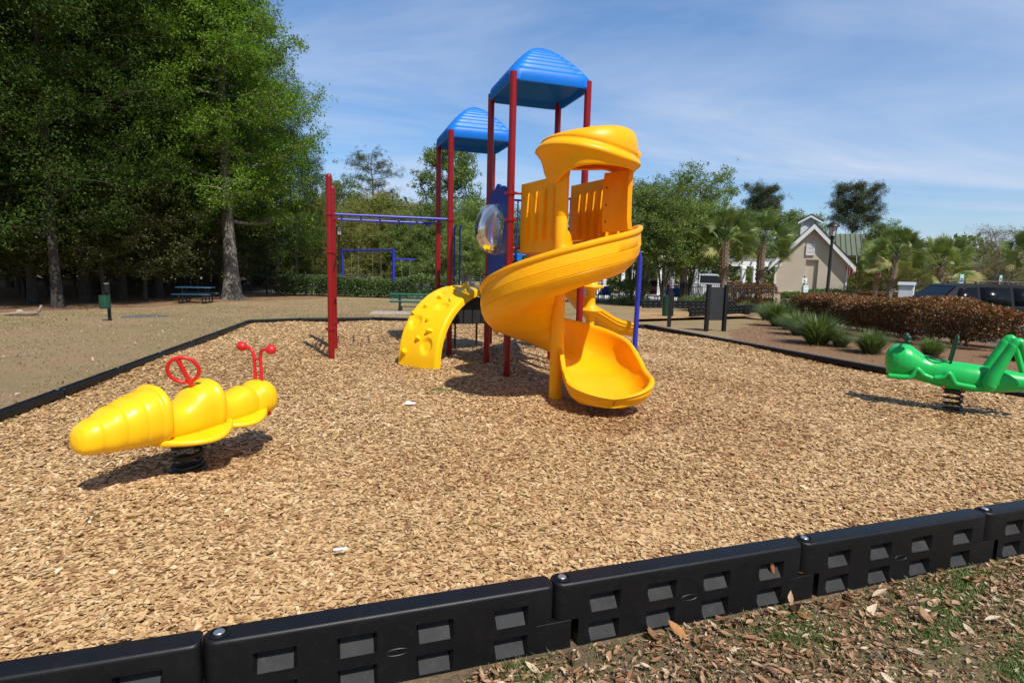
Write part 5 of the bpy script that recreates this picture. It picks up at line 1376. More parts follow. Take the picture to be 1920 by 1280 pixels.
class Tree: pass
def grow(seed, H, tr, R, base, shape='oval', limbs=26, lean=0, subs=4, up=.35, top=.97, trunk_mat='bark', multi=1, wob=.25, flare=1.5):
    """trunk + limbs mesh and a list of foliage cluster centres"""
    r = random.Random(seed); mb = MB(); cl = []
    def env(z):
        q = (z - base) / (H - base); q = min(max(q, 0), 1)
        if shape == 'oval': return R * (max(0, math.sin(pi * (.12 + .86 * q))) ** .62)
        if shape == 'cone': return R * (1 - q) ** .7 * (1 if q > .08 else .75)
        if shape == 'round': return R * math.sqrt(max(0, 1 - (2 * (.22 + .78 * q) - 1) ** 2))
        if shape == 'flat': return R * (.55 + .45 * math.sin(pi * q))
        if shape == 'vase': return R * (.35 + .65 * math.sin(pi * min(1, .15 + .7 * q)))
        if shape == 'taper': return R * (1.0 if q < .42 else max(.06, 1 - ((q - .42) / .60) ** 1.15)) * (.82 + .18 * min(1, q / .15))
        if shape == 'full': return R * (.90 if q < .72 else .90 * math.sqrt(max(0, 1 - ((q - .72) / .30) ** 2)))
    trunks = []
    for m_ in range(multi):
        ang = 2 * pi * m_ / max(1, multi) + r.uniform(-.4, .4); spread = (0 if multi == 1 else R * .42)
        pts = []; nseg = 9
        for i in range(nseg + 1):
            q = i / nseg; z = H * top * q
            x = lean * q + spread * q ** 1.2 * math.cos(ang) + r.uniform(-1, 1) * wob * q; y = spread * q ** 1.2 * math.sin(ang) + r.uniform(-1, 1) * wob * q
            pts.append(Vector((x, y, z)))
        pts[0].z = -.3; pp = catmull(pts, 3); n = len(pp)
        k = tr / (multi ** .6)
        rs = [k * (1 - .9 * (i / (n - 1)) ** .9) + .012 + k * (flare - 1) * math.exp(-i / 1.0) for i in range(n)]
        mb.tube(pp, rs, 10); trunks.append(pp)
    for i in range(limbs):
        pp = trunks[i % multi]; z = base * .92 + (H * .95 - base) * ((i + .5) / limbs) ** .85
        p0 = min(pp, key=lambda p: abs(p.z - z)); az_ = i * 2.399 + r.uniform(-.5, .5)
        e = env(z + .1 * (H - z)); 
        if multi > 1: e = max(.3, e - math.hypot(p0.x, p0.y) * .5)
        Ln = e * r.uniform(.72, 1.08)
        dirv = Vector((math.cos(az_), math.sin(az_), 0)); rise = up * Ln * r.uniform(.5, 1.4)
        end = p0 + dirv * Ln + Vector((0, 0, rise)); end.z = min(end.z, H * 1.01)
        mid = p0.lerp(end, .5) + Vector((r.uniform(-.2, .2), r.uniform(-.2, .2), -.06 * Ln + r.uniform(-.1, .1)))
        lp = catmull([p0, mid, end], 4); n = len(lp); r0 = tr * .32 * (1 - .6 * z / H)
        mb.tube(lp, [r0 * (1 - .85 * k / (n - 1)) + .008 for k in range(n)], 5, False)
        for k in range(3, n): cl.append((lp[k], k / (n - 1)))
        for s_ in range(subs):
            q = r.uniform(.3, .95); b = lp[min(n - 1, int(q * n))]
            a2 = az_ + r.choice((-1, 1)) * r.uniform(.5, 1.3); l2 = Ln * r.uniform(.25, .5)
            e2 = b + Vector((math.cos(a2) * l2, math.sin(a2) * l2, l2 * r.uniform(-.15, .6)))
            mb.tube([b, b.lerp(e2, .5) + Vector((0, 0, .05)), e2], [r0 * .35 + .006, r0 * .25 + .005, .006], 4, False)
            cl.append((e2, 1.0)); cl.append((b.lerp(e2, .6), .8))
    return mb, cl
def crown_mesh(cl, seed, per, sig, size, flat=.7, droop=.2, aspect=.5, keep=1.0, upb=.6):
    rng = np.random.default_rng(seed); cs = [c for c in cl if rng.uniform() < keep]; Cs = []; T = []; O = []
    for c, q in cs:
        k = max(6, int(per * rng.uniform(.5, 1.4))); ct = rng.normal(.5, .12); sg = sig * rng.uniform(.7, 1.2)
        ns = max(3, k // 13); sc_ = rng.normal(size=(ns, 3)) * sg * .85; sc_[:, 2] *= flat; sct = rng.normal(0, .10, ns)
        which = rng.integers(0, ns, k); o = np.clip(rng.normal(size=(k, 3)), -1.5, 1.5) * sig * .30; o[:, 2] *= .75
        o = o + sc_[which]
        Cs.append(np.array(c)[None] + o); T.append(np.clip(ct + sct[which] + rng.normal(0, .12, k), 0, 1)); O.append(o / (np.linalg.norm(o, axis=1, keepdims=True) + 1e-6))
    C = np.concatenate(Cs); t = np.concatenate(T); O = np.concatenate(O)
    return leaves(C, size, rng, droop, aspect, O, upb), t
def tree_thing(name, spec, crown, leafm, trunkm, label, cat='tree', group=None):
    mb, cl = spec; t = thing(name, (0, 0, 0), label, cat, group)
    mb.build('trunk', M[trunkm], t, 60)
    V, ti = crown; face_mesh('crown', V, 4, M[leafm], t, ti)
    return t
# prototypes -------------------------------------------------------------
specW = [grow(11, 17.5, .20, 4.3, 3.0, 'full', 46, .3, 5, .22), grow(23, 16.0, .17, 3.9, 2.6, 'full', 42, -.3, 5, .18), grow(37, 18.5, .21, 4.8, 3.6, 'full', 48, .2, 5, .25)]
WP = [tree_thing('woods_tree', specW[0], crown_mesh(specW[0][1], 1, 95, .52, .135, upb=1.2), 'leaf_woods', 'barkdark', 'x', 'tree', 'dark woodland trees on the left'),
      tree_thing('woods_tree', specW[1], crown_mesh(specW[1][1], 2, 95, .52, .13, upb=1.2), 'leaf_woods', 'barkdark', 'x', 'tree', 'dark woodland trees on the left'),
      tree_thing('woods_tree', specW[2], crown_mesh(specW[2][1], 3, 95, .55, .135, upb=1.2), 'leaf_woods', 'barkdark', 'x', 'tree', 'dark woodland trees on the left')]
specB = grow(51, 8.0, .12, 2.9, 1.3, 'round', 30, .2, 4, .2)
BPt = tree_thing('brown_tree', specB, crown_mesh(specB[1], 4, 40, .42, .15), 'leaf_brown', 'barkdark', 'x', 'tree', 'low brownish trees at the edge of the woods')
used = set()
def put(proto, loc, rz, label, scale=1.0, sz=1.0):
    loc = Vector(loc); s = (scale, scale, scale * sz)
    if proto.name not in used:
        used.add(proto.name); proto.location = loc; proto.rotation_euler = (0, 0, rz); proto.scale = s; proto['label'] = label; return proto
    return dup(proto, loc, rz, label, s)
# front row of the woods (px of trunk, distance along the view)
front = [(-60, 21.5, 0, .95), (62, 24.5, 1, 1.0), (108, 22.8, 2, .85), (160, 26.5, 0, .95), (232, 28.0, 1, 1.02), (300, 30.5, 2, .92), (345, 34.5, 0, 1.0), (388, 37.0, 1, 1.0)]
for i, (px, Y, k, s) in enumerate(front):
    q = GX(px, Y, 560); put(WP[k], q, i * 1.9 + .4, 'dark leafy woodland tree, %s from the left in the front row of the woods' % ORD[i], s)
lowb = [(-20, 23.0, .85), (45, 27.5, .62), (90, 29.0, .55), (140, 28.5, .6), (195, 25.6, .8), (240, 30.5, .58), (272, 27.6, .80), (320, 33, .6), (372, 32.5, .72), (412, 35.5, .6), (470, 38.5, .6)]
for i, (px, Y, s) in enumerate(lowb):
    q = GX(px, Y, 560); put(BPt, q, i * 2.1, 'low brownish green tree under the woods edge, %s from the left' % ORD[i], s)
ri = random.Random(5)
back = [(-200, 24), (-110, 27), (-30, 28), (40, 30), (110, 31), (180, 32), (245, 34), (300, 38), (350, 41), (405, 42), (430, 46), (-150, 33), (-60, 36), (20, 37), (90, 39), (165, 41), (235, 43), (-250, 30), (440, 52), (390, 50), (300, 48), (140, 48), (30, 46), (-80, 45)]
for i, (px, Y) in enumerate(back):
    q = GX(px, Y, 550); put(WP[i % 3], q, ri.uniform(0, 6), 'dark woodland tree standing in the shade behind the front row of the woods', ri.uniform(.88, 1.1))
# big lit tree
specH = grow(77, 19.0, .36, 4.1, 4.0, 'taper', 64, -.5, 6, .18, flare=2.1)
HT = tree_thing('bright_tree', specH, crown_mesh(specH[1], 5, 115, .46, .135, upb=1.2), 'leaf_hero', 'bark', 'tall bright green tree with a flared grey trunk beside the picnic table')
q = GX(436, 30.5, 560); HT.location = q; HT.rotation_euler = (0, 0, .6)
def top_scale(px, py, Y, Hn, base_py=540):
    q = GX(px, Y, base_py); return q, (D(px, py, Y).z - q.z) / Hn
def place(proto, px, ptop, Y, Hn, rz, label, wx=1.0):
    q, s = top_scale(px, ptop, Y, Hn)
    return put(proto, q, rz, label, s * wx, 1 / wx)
place(WP[1], 522, 150, 40, 15.6, 1.3, 'dark green tree just right of the big bright tree at the woods end', .80)
place(WP[0], 556, 240, 41, 17.0, 2.3, 'shorter dark green tree, rightmost of the woods against the sky', .85)
place(WP[2], 474, 20, 45, 18.0, 3.3, 'tall dark green tree directly behind the big bright tree', .62)

# background tree kinds ----------------------------------------------------
specC = grow(91, 8.5, .16, 2.9, .8, 'round', 34, 0, 5, .15)
CYP = tree_thing('cypress', specC, crown_mesh(specC[1], 6, 62, .40, .15, .8, .5, .3), 'leaf_cypress', 'bark', 'x', 'tree', 'feathery yellow green trees in the background')
specM = grow(97, 9.5, .17, 3.2, 1.6, 'oval', 34, .2, 5, .3)
MID = tree_thing('leafy_tree', specM, crown_mesh(specM[1], 7, 50, .45, .16), 'leaf_mid', 'bark', 'x', 'tree', 'mid green trees in the background')
specD = grow(103, 14.0, .22, 3.1, 2.2, 'oval', 40, .3, 5, .35)
TALL = tree_thing('tall_tree', specD, crown_mesh(specD[1], 8, 50, .45, .20), 'leaf_mid', 'barkdark', 'x')
TALL['label'] = 'tall dark green tree behind the rear blue roof'
specP = grow(109, 16.0, .22, 3.3, 8.5, 'round', 24, .2, 4, .22, flare=1.2)
PINE = tree_thing('pine_tree', specP, crown_mesh(specP[1], 9, 60, .36, .22, .55, -.2, .16), 'leaf_pine', 'barkpine', 'x', 'pine tree', 'pines above the tree line')
specP2 = grow(113, 15.0, .22, 3.4, 8.6, 'round', 26, -.2, 5, .30, flare=1.2)
PINE2 = tree_thing('dense_pine_tree', specP2, crown_mesh(specP2[1], 10, 170, .46, .20, .62, -.2, .22), 'leaf_pine', 'barkpine', 'x', 'pine tree', 'pines above the tree line')
specS = grow(127, 6.4, .16, 2.7, 2.1, 'round', 36, 0, 5, .35, multi=4, flare=1.1, wob=.15)
CRAPE = tree_thing('small_multi_trunk_tree', specS, crown_mesh(specS[1], 12, 46, .34, .11), 'leaf_spring', 'bark', 'x', 'tree', 'low multi trunk trees by the pool fence')
specT = grow(131, 7.0, .13, 3.0, 1.2, 'round', 40, 0, 8, .5, multi=4, flare=1.0, wob=.2)
BARE = tree_thing('bare_tree', specT, crown_mesh(specT[1], 13, 20, .42, .08, .7, 0, .5), 'leaf_bare', 'bark', 'pale nearly bare twiggy tree above the rear of the dark car')
place(TALL, 840, 268, 52, 13.6, .5, 'tall dark green tree behind the rear blue roof', 1.0)
place(PINE, 697, 276, 66, 15.8, .3, 'tall open pine above the left tree line, left of the rear blue roof', .92)
place(PINE2, 1588, 338, 72, 14.8, 1.0, 'dense dark pine rising behind the beige building', .8)
place(PINE2, 1416, 342, 80, 14.8, 2.6, 'dark pine behind the two palms left of the beige building', .75)
cyp = [(612, 372, 48), (655, 384, 46), (700, 365, 50), (752, 372, 47), (790, 395, 50), (565, 385, 52), (728, 396, 44), (676, 405, 43)]
for i, (px, py, Y) in enumerate(cyp): place(CYP, px, py, Y, 8.3, i * 1.7, 'feathery yellow green tree behind the swing set, %s of eight from the left' % ORD[sorted(range(8), key=lambda k: cyp[k][0]).index(i)], 1.05)
mid = [(632, 340, 60), (820, 385, 45), (868, 378, 46), (905, 400, 44), (950, 395, 47), (1000, 400, 48), (770, 405, 42.5)]
for i, (px, py, Y) in enumerate(mid): place(MID, px, py, Y, 9.4, i * 2.2, 'mid green tree in the line behind the play set, %s of seven from left' % ORD[sorted(range(7), key=lambda k: mid[k][0]).index(i)], 1.0)
mid2 = [(1300, 322, 50, 'tall light green tree rising behind the palms right of the slide'), (1215, 345, 52, 'green tree standing behind the low trees right of the spiral slide'), (1375, 400, 50, 'green tree low between the two tall palms'), (1452, 395, 62, 'green tree behind the palm next to the beige building'), (1500, 405, 66, 'green tree behind the cupola of the beige building'), (1545, 445, 64, 'green tree behind the gable lamp post'), (1645, 420, 60, 'light green tree right of the dense pine'), (1040, 405, 50, 'green tree seen between the spiral slide and its barrier panels'), (1110, 400, 50, 'green tree glimpsed under the slide hood'), (1165, 380, 54, 'green tree at the right edge of the spiral slide')]
for i, (px, py, Y, lb) in enumerate(mid2): place(MID, px, py, Y, 9.4, i * 1.3 + .5, lb, .95)
cyr = [(1700, 452, 48, 'yellow green bushy tree between the leaning palm and the short palm'), (1745, 462, 50, 'yellow green tree just left of the short palm'), (1790, 478, 52, 'yellow green tree just right of the short palm'), (1605, 452, 50, 'yellow green tree right of the green wing roof'), (1650, 448, 52, 'yellow green tree behind the leaning palm'), (1880, 468, 60, 'olive tree behind the bare tree at the right edge'), (1840, 482, 75, 'olive tree right of the far grey roofed house'), (1930, 462, 62, 'olive tree cut by the right frame edge')]
for i, (px, py, Y, lb) in enumerate(cyr): place(CYP, px, py, Y, 8.3, i * 2.3, lb, 1.25)
rngu = np.random.default_rng(45); NU = 60000
xu = rngu.uniform(-75, -9, NU); yu = 50 + rngu.normal(0, 1.6, NU) + 4 * np.sin(xu * .3); zu = -.6 + 7.5 * rngu.uniform(0, 1, NU) ** .9
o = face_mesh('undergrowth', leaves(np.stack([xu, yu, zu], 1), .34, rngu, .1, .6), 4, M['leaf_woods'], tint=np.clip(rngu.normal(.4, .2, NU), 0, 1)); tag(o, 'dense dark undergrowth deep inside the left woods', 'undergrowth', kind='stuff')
# light gap fillers beyond (far wood as one mass)
rngf = np.random.default_rng(44); NF = 52000
ang = rngf.uniform(-.86, .95, NF); rr = rngf.uniform(82, 96, NF); hh_ = rngf.uniform(0, 1, NF) ** .8
top = 6.2 + 1.6 * np.sin(ang * 23) + 1.2 * np.sin(ang * 57 + 1) - 2.4 * np.clip((ang - .55) / .3, 0, 1)
Cf = np.stack([rr * np.sin(ang), rr * np.cos(ang), -.6 + hh_ * top], 1)
o = face_mesh('far_wood', leaves(Cf, .62, rngf, .1, .6), 4, M['leaf_mid'], tint=np.clip(rngf.normal(.5, .2, NF) + .2 * np.sin(ang * 40), 0, 1)); tag(o, 'far green wood closing the view beyond the pool', 'wood', kind='stuff')
place(BARE, 1878, 428, 44, 6.9, .4, 'pale nearly bare twiggy tree above the rear of the dark car', 1.2)
crp = [(1205, 352, 34.2, 1.12, 'low multi trunk tree by the fence, just right of the blue arch pipe'), (1243, 378, 33.8, 1.1, 'low multi trunk tree by the fence, left of the first palm trunk'), (1290, 385, 36.5, 1.0, 'low light green tree behind the first palm trunk'), (1185, 395, 38, 1.0, 'low multi trunk tree partly behind the spiral slide')]
for i, (px, py, Y, wx, lb) in enumerate(crp): place(CRAPE, px, py, Y, 6.4, i * 1.1 + .3, lb, wx)
q = GX(872, 38, 540); place(CRAPE, 872, 418, 39, 6.4, 2.2, 'low light green tree behind the rear tower posts', .9); place(CRAPE, 905, 440, 40, 6.4, 4.2, 'low light green tree behind the bubble window', .9)

# ------------------------------------------------------------------ palms
def palm(h, tr, nf, seed, fl=1.0):
    r = random.Random(seed); t = thing('palm_tree', (0, 0, 0), 'x', 'palm tree', 'fan palms'); mb = MB()
    n = 26; lean = r.uniform(-.15, .15)
    mb.tube([Vector((lean * (k / n) ** 1.5, 0, -.2 + (h + .2) * k / n)) for k in range(n + 1)], [tr * (1.15 - .12 * k / n + .05 * (k % 2)) * (1.25 if k < 2 else 1) for k in range(n + 1)], 12)
    mb.build('trunk', M['palmtrunk'], t, 60)
    mb = MB()    # leaf bases criss-crossed on the upper trunk
    z = h * .42; k = 0
    while z < h - .05:
        for j in range(5):
            a = k * .63 + j * 2 * pi / 5; c = Vector((lean * (z / h) ** 1.5, 0, z)); d = Vector((math.cos(a), math.sin(a), 0)); sd_ = Vector((-d.y, d.x, 0))
            p0 = c + d * tr * .95; p1 = c + d * (tr * 1.55) + Vector((0, 0, .26)) + sd_ * .05
            mb.tube([p0, p0.lerp(p1, .5) + d * .015, p1], [.06, .045, .025], 5)
        z += .15; k += 1
    mb.build('leaf_bases', M['palmboot'], t, 60)
    V = []; T = []; top = Vector((lean, 0, h))
    pb = MB()
    for i in range(nf):
        a = i * 2.399 + r.uniform(-.2, .2); el = 1.45 - 1.85 * (i / (nf - 1)) ** 1.25 + r.uniform(-.12, .12)
        pl = r.uniform(.85, 1.3) * fl; d = Vector((math.cos(a) * math.cos(el), math.sin(a) * math.cos(el), math.sin(el)))
        hub = top + d * pl + Vector((0, 0, -.10 * pl)); pb.tube([top, top + d * pl * .5 + Vector((0, 0, .03)), hub], [.022, .016, .012], 4)
        d2 = (d + Vector((0, 0, -.15))).normalized(); sx = d2.cross(Vector((0, 0, 1)))
        if sx.length < .05: sx = Vector((1, 0, 0))
        sx.normalize(); nz = sx.cross(d2).normalized(); ro = r.uniform(-1.15, 1.15); sx, nz = sx * math.cos(ro) + nz * math.sin(ro), nz * math.cos(ro) - sx * math.sin(ro); nb = 22; ft = r.gauss(.45, .12) + (.45 if i > nf - 4 else 0)
        for b in range(nb):
            q = -1 + 2 * b / (nb - 1); th = q * 1.45; L = fl * (.98 - .34 * abs(q) ** 1.5) * r.uniform(.9, 1.08)
            bd = (d2 * math.cos(th) + sx * math.sin(th) + nz * (-.12 * abs(q) + .05)).normalized(); w_ = bd.cross(nz).normalized() * .034 * fl
            m1 = hub + bd * L * .5; tip = hub + bd * L * .95 + Vector((0, 0, -.15 * L * (.4 + .6 * r.random())))
            fold = nz * .018
            V += [hub, m1 - w_ + fold, m1 + fold * -1, m1 - w_ * .0 + fold * -1]; T.append(ft)
            V[-1] = m1 - fold; V[-2] = m1 - fold
            V[-4:] = [hub, m1 - w_ + fold, tip, m1 - fold]; V += [hub, m1 - fold, tip, m1 + w_ + fold]; T.append(ft + .08)
    pb.build('petioles', M['palmleaf'], t, 60)
    face_mesh('crown', [tuple(v) for v in V], 4, M['palmleaf'], t, np.clip(T, 0, 1)); return t
PA = palm(4.6, .19, 36, 3, 1.3); PB2 = palm(3.2, .21, 34, 8, 1.4)
def ppalm(proto, px, pbase_top, Y, Hn, rz, label, s=None, lean=0):
    q = GX(px, Y, 560); sc = (D(px, pbase_top, Y).z - q.z) / Hn if s is None else s
    o = put(proto, q, rz, label, sc); o.rotation_euler = (0, lean, rz) if not lean else (rad(0), lean, 0); return o
ppalm(PA, 1356, 452, 33.2, 4.6, .3, 'tall fan palm right behind the dark notice board', None, rad(-1))
ppalm(PA, 1420, 458, 35.2, 4.6, 1.9, 'fan palm beside the left corner of the beige building', None, rad(1.5))
ppalm(PA, 1279, 440, 34.6, 4.6, 2.9, 'fan palm tangled with the low trees by the white pergola')
ppalm(PA, 1664, 478, 34, 4.6, .8, 'tall leaning fan palm right of the beige building', None, rad(5))
ppalm(PA, 1640, 490, 40, 4.6, 3.8, 'thin fan palm behind the leaning palm, beside the flag')
ppalm(PB2, 1758, 500, 38, 3.2, .5, 'short fan palm behind the white house shaped box')
ppalm(PA, 1935, 478, 30, 4.6, 5.0, 'fan palm cut off by the right frame edge')

# ------------------------------------------------------------------ hedges and shrubs
def hedge(name, path, hw, h, n, size, mat, label, seed, cat='hedge', lumps=.12, stems=True, group=None, hfun=None, base=.0):
    """clipped hedge along a path of (x,y): leaf shell over a rounded box, stems inside"""
    rng = np.random.default_rng(seed); P_ = [Vector((p[0], p[1], 0)) for p in path]; c = sum(P_, Vector()) / len(P_)
    z0 = gz(c.x, c.y); t = thing(name, (c.x, c.y, z0), label, cat, group)
    seg = [(P_[i + 1] - P_[i]).length for i in range(len(P_) - 1)]; tot = sum(seg); cum = np.cumsum([0] + seg)
    s = rng.uniform(-hw * .7, tot + hw * .7, n); px = np.interp(s, cum, [p.x for p in P_]); py = np.interp(s, cum, [p.y for p in P_])
    tx = np.interp(np.clip(s, 0, tot) + .3, cum, [p.x for p in P_]) - np.interp(np.clip(s, 0, tot) - .3, cum, [p.x for p in P_]); ty = np.interp(np.clip(s, 0, tot) + .3, cum, [p.y for p in P_]) - np.interp(np.clip(s, 0, tot) - .3, cum, [p.y for p in P_])
    tl = np.hypot(tx, ty) + 1e-9; tx /= tl; ty /= tl
    over = np.where(s < 0, s, np.where(s > tot, s - tot, 0)); px += tx * over; py += ty * over
    endk = np.sqrt(np.clip(1 - (over / (hw * .75)) ** 2, .02, 1))
    a = rng.uniform(-.25 * pi, 1.25 * pi, n); p = 3.2; ca, sa = np.cos(a), np.sin(a)
    rad_ = 1 - np.abs(rng.normal(0, .10, n)) + lumps * (np.sin(s * 2.1 + 2 * np.sin(a * 2)) * .5 + np.sin(s * 5.3 + a * 3) * .35)
    inner = rng.uniform(0, 1, n) < .25; rad_[inner] *= rng.uniform(.5, 1, inner.sum())
    qx = np.sign(ca) * np.abs(ca) ** (2 / p) * hw * rad_ * endk; H_ = h if hfun is None else hfun(s / tot)
    qz = H_ * .5 + base * .5 + np.sign(sa) * np.abs(sa) ** (2 / p) * (H_ - base) * .5 * rad_ * (.55 + .45 * endk)
    C = np.stack([px - ty * qx - c.x, py + tx * qx - c.y, np.maximum(qz, .03)], 1)
    O = np.stack([-ty * ca, tx * ca, sa], 1)
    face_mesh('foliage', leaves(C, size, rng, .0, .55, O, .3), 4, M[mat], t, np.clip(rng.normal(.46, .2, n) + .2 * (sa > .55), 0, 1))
    if stems:
        mb = MB(); r = random.Random(seed); k = max(2, int(tot / .5))
        for i in range(k):
            ss = (i + .5) / k * tot; x = float(np.interp(ss, cum, [p.x for p in P_])) - c.x; y = float(np.interp(ss, cum, [p.y for p in P_])) - c.y
            for j in range(4):
                b = Vector((x + r.uniform(-.25, .25) * hw, y + r.uniform(-.25, .25) * hw, -.05)); e = Vector((x + r.uniform(-.8, .8) * hw, y + r.uniform(-.8, .8) * hw, h * r.uniform(.55, .8)))
                mb.tube([b, b.lerp(e, .5) + Vector((r.uniform(-.08, .08), r.uniform(-.08, .08), 0)), e], [.022, .015, .008], 5)
        mb.build('stems', M['barkdark'], t, 60)
    return t
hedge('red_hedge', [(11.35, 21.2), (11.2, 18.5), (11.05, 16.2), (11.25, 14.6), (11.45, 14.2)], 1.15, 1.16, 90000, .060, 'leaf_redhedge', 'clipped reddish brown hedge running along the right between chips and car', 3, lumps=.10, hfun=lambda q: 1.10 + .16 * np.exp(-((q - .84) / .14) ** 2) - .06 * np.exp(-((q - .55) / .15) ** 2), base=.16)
hl = [(545, 36.0), (592, 36.1), (622, 36.0), (662, 35.9), (700, 35.8), (735, 35.7), (752, 35.9), (790, 35.6), (835, 35.5)]
hd = [1.55, 1.5, 1.5, 1.35, 1.4, 1.35, 1.5, 1.75, 1.7]
for i, ((px, Y), h_) in enumerate(zip(hl, hd)):
    q = GX(px, Y, 540); w_ = .82
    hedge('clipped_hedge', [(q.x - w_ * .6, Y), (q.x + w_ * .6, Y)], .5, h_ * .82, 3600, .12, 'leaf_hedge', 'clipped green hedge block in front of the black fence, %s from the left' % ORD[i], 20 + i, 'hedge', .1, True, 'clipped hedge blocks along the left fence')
for i, (px, Y, hw_, h_, mat_, lb) in enumerate([(1190, 34.0, .7, 1.5, 'leaf_hedge', 'dark shrub at the fence right behind the blue arch pipe'), (1165, 34.3, .6, 1.3, 'leaf_hedge', 'dark shrub at the fence left of the blue arch pipe'), (1375, 35.0, .65, 1.45, 'leaf_redhedge', 'reddish hedge behind the fence right of the dark board'), (1400, 35.0, .65, 1.4, 'leaf_redhedge', 'reddish hedge behind the fence under the second palm'), (1428, 35.0, .65, 1.45, 'leaf_redhedge', 'reddish hedge behind the fence touching the beige building'),
                                              (1485, 35.4, .5, .95, 'leaf_hedge', 'small green shrub at the left foot of the gable wall'), (1556, 36.3, 1.0, 1.15, 'leaf_hedge', 'rounded green shrub at the foot of the gable by the lamp post'), (1540, 36.5, .7, 1.1, 'leaf_hedge', 'small rounded shrub under the gable, left of the lamp post')]):
    q = GX(px, Y, 560); hedge('shrub', [(q.x - hw_ * .5, Y), (q.x + hw_ * .5, Y)], hw_, h_, 3200, .10, mat_, lb, 60 + i, 'shrub', .14, True)
for i, (x0, x1, Y, h_, mat_, lb) in enumerate([(1590, 1760, 31, .75, 'leaf_redhedge', 'low reddish hedge in front of the leaning palm'), (1545, 1650, 28.5, .62, 'leaf_hedge', 'low yellow green ground hedge beyond the red hedge'), (1625, 1700, 42, .9, 'leaf_redhedge', 'far reddish hedge behind the leaning palm')]):
    a = GX(x0, Y, 550); b = GX(x1, Y, 550); hedge('low_hedge', [(a.x, a.y), (b.x, b.y)], .8, h_, 9000, .09, mat_, lb, 80 + i, 'hedge', .15, False)
# ornamental grass clumps
def clump_mesh(seed, n, R, H):
    rng = np.random.default_rng(seed); a = rng.uniform(0, 2 * pi, n); r0 = R * .28 * np.sqrt(rng.uniform(0, 1, n)); L = H * rng.uniform(.65, 1.15, n); ln = rng.uniform(.1, 1.25, n) ** .9 * R * 1.25; L = L * (1.05 - .30 * ln / R)
    b = np.stack([r0 * np.cos(a), r0 * np.sin(a), np.full(n, -.02)], 1); d = np.stack([np.cos(a), np.sin(a), np.zeros(n)], 1); w_ = np.stack([-np.sin(a), np.cos(a), np.zeros(n)], 1) * (.0055 + .004 * rng.uniform(0, 1, n))[:, None] * (R / .5)
    m1 = b + d * (ln * .35)[:, None] + np.array([0, 0, 1.]) * (L * .62)[:, None]; tp = b + d * ln[:, None] + np.array([0, 0, 1.]) * (L * rng.uniform(.75, 1.0, n))[:, None]
    V = np.stack([b - w_, b + w_, m1 + w_ * .8, m1 - w_ * .8, m1 - w_ * .8, m1 + w_ * .8, tp, tp], 1)
    V[:, 7] = tp + w_ * .1
    return V.reshape(-1, 3), np.repeat(np.clip(rng.normal(.5, .22, n), 0, 1), 2)
CP = []
for k in range(3):
    V, ti = clump_mesh(k + 5, 1100, .5, .74); t = thing('grass_clump', (0, 0, 0), 'x', 'grass clump', 'ornamental grass clumps in the mulch'); face_mesh('blades', V, 4, M['clumpblade'], t, ti); CP.append(t)
cl_ = [(1532, 645, 1.15, 'large green grass clump in front of the left half of the red hedge'), (1498, 628, .95, 'grass clump between the biggest clump and the notice board'), (1462, 612, 1.15, 'grass clump just right of the dark notice board, largest of the far ones'), (1440, 600, .9, 'farther grass clump right behind the one beside the notice board'), (1632, 662, .82, 'grass clump behind the grasshopper antenna, before the red hedge'), (1745, 668, .62, 'sparse grass clump behind the grasshopper back'), (1310, 583, .95, 'grass clump left of the dark board, in front of the fence'), (1290, 578, .8, 'grass clump left of the dark board, smaller and farther left'), (1398, 589, .72, 'small grass clump right of the dark board at the second chip bed'), (1905, 675, .7, 'grass clump at the right frame edge behind the hind leg'), (1575, 650, .6, 'small grass clump right of the largest clump'), (1478, 618, .7, 'small grass clump squeezed between two larger ones')]
for i, (px, py, s, lb) in enumerate(cl_):
    q = G(px, py); r_ = max(1, math.hypot(q.x, q.y) / 15) ** .5; put(CP[i % 3], q, i * 1.3, lb, s * r_ * 1.05)

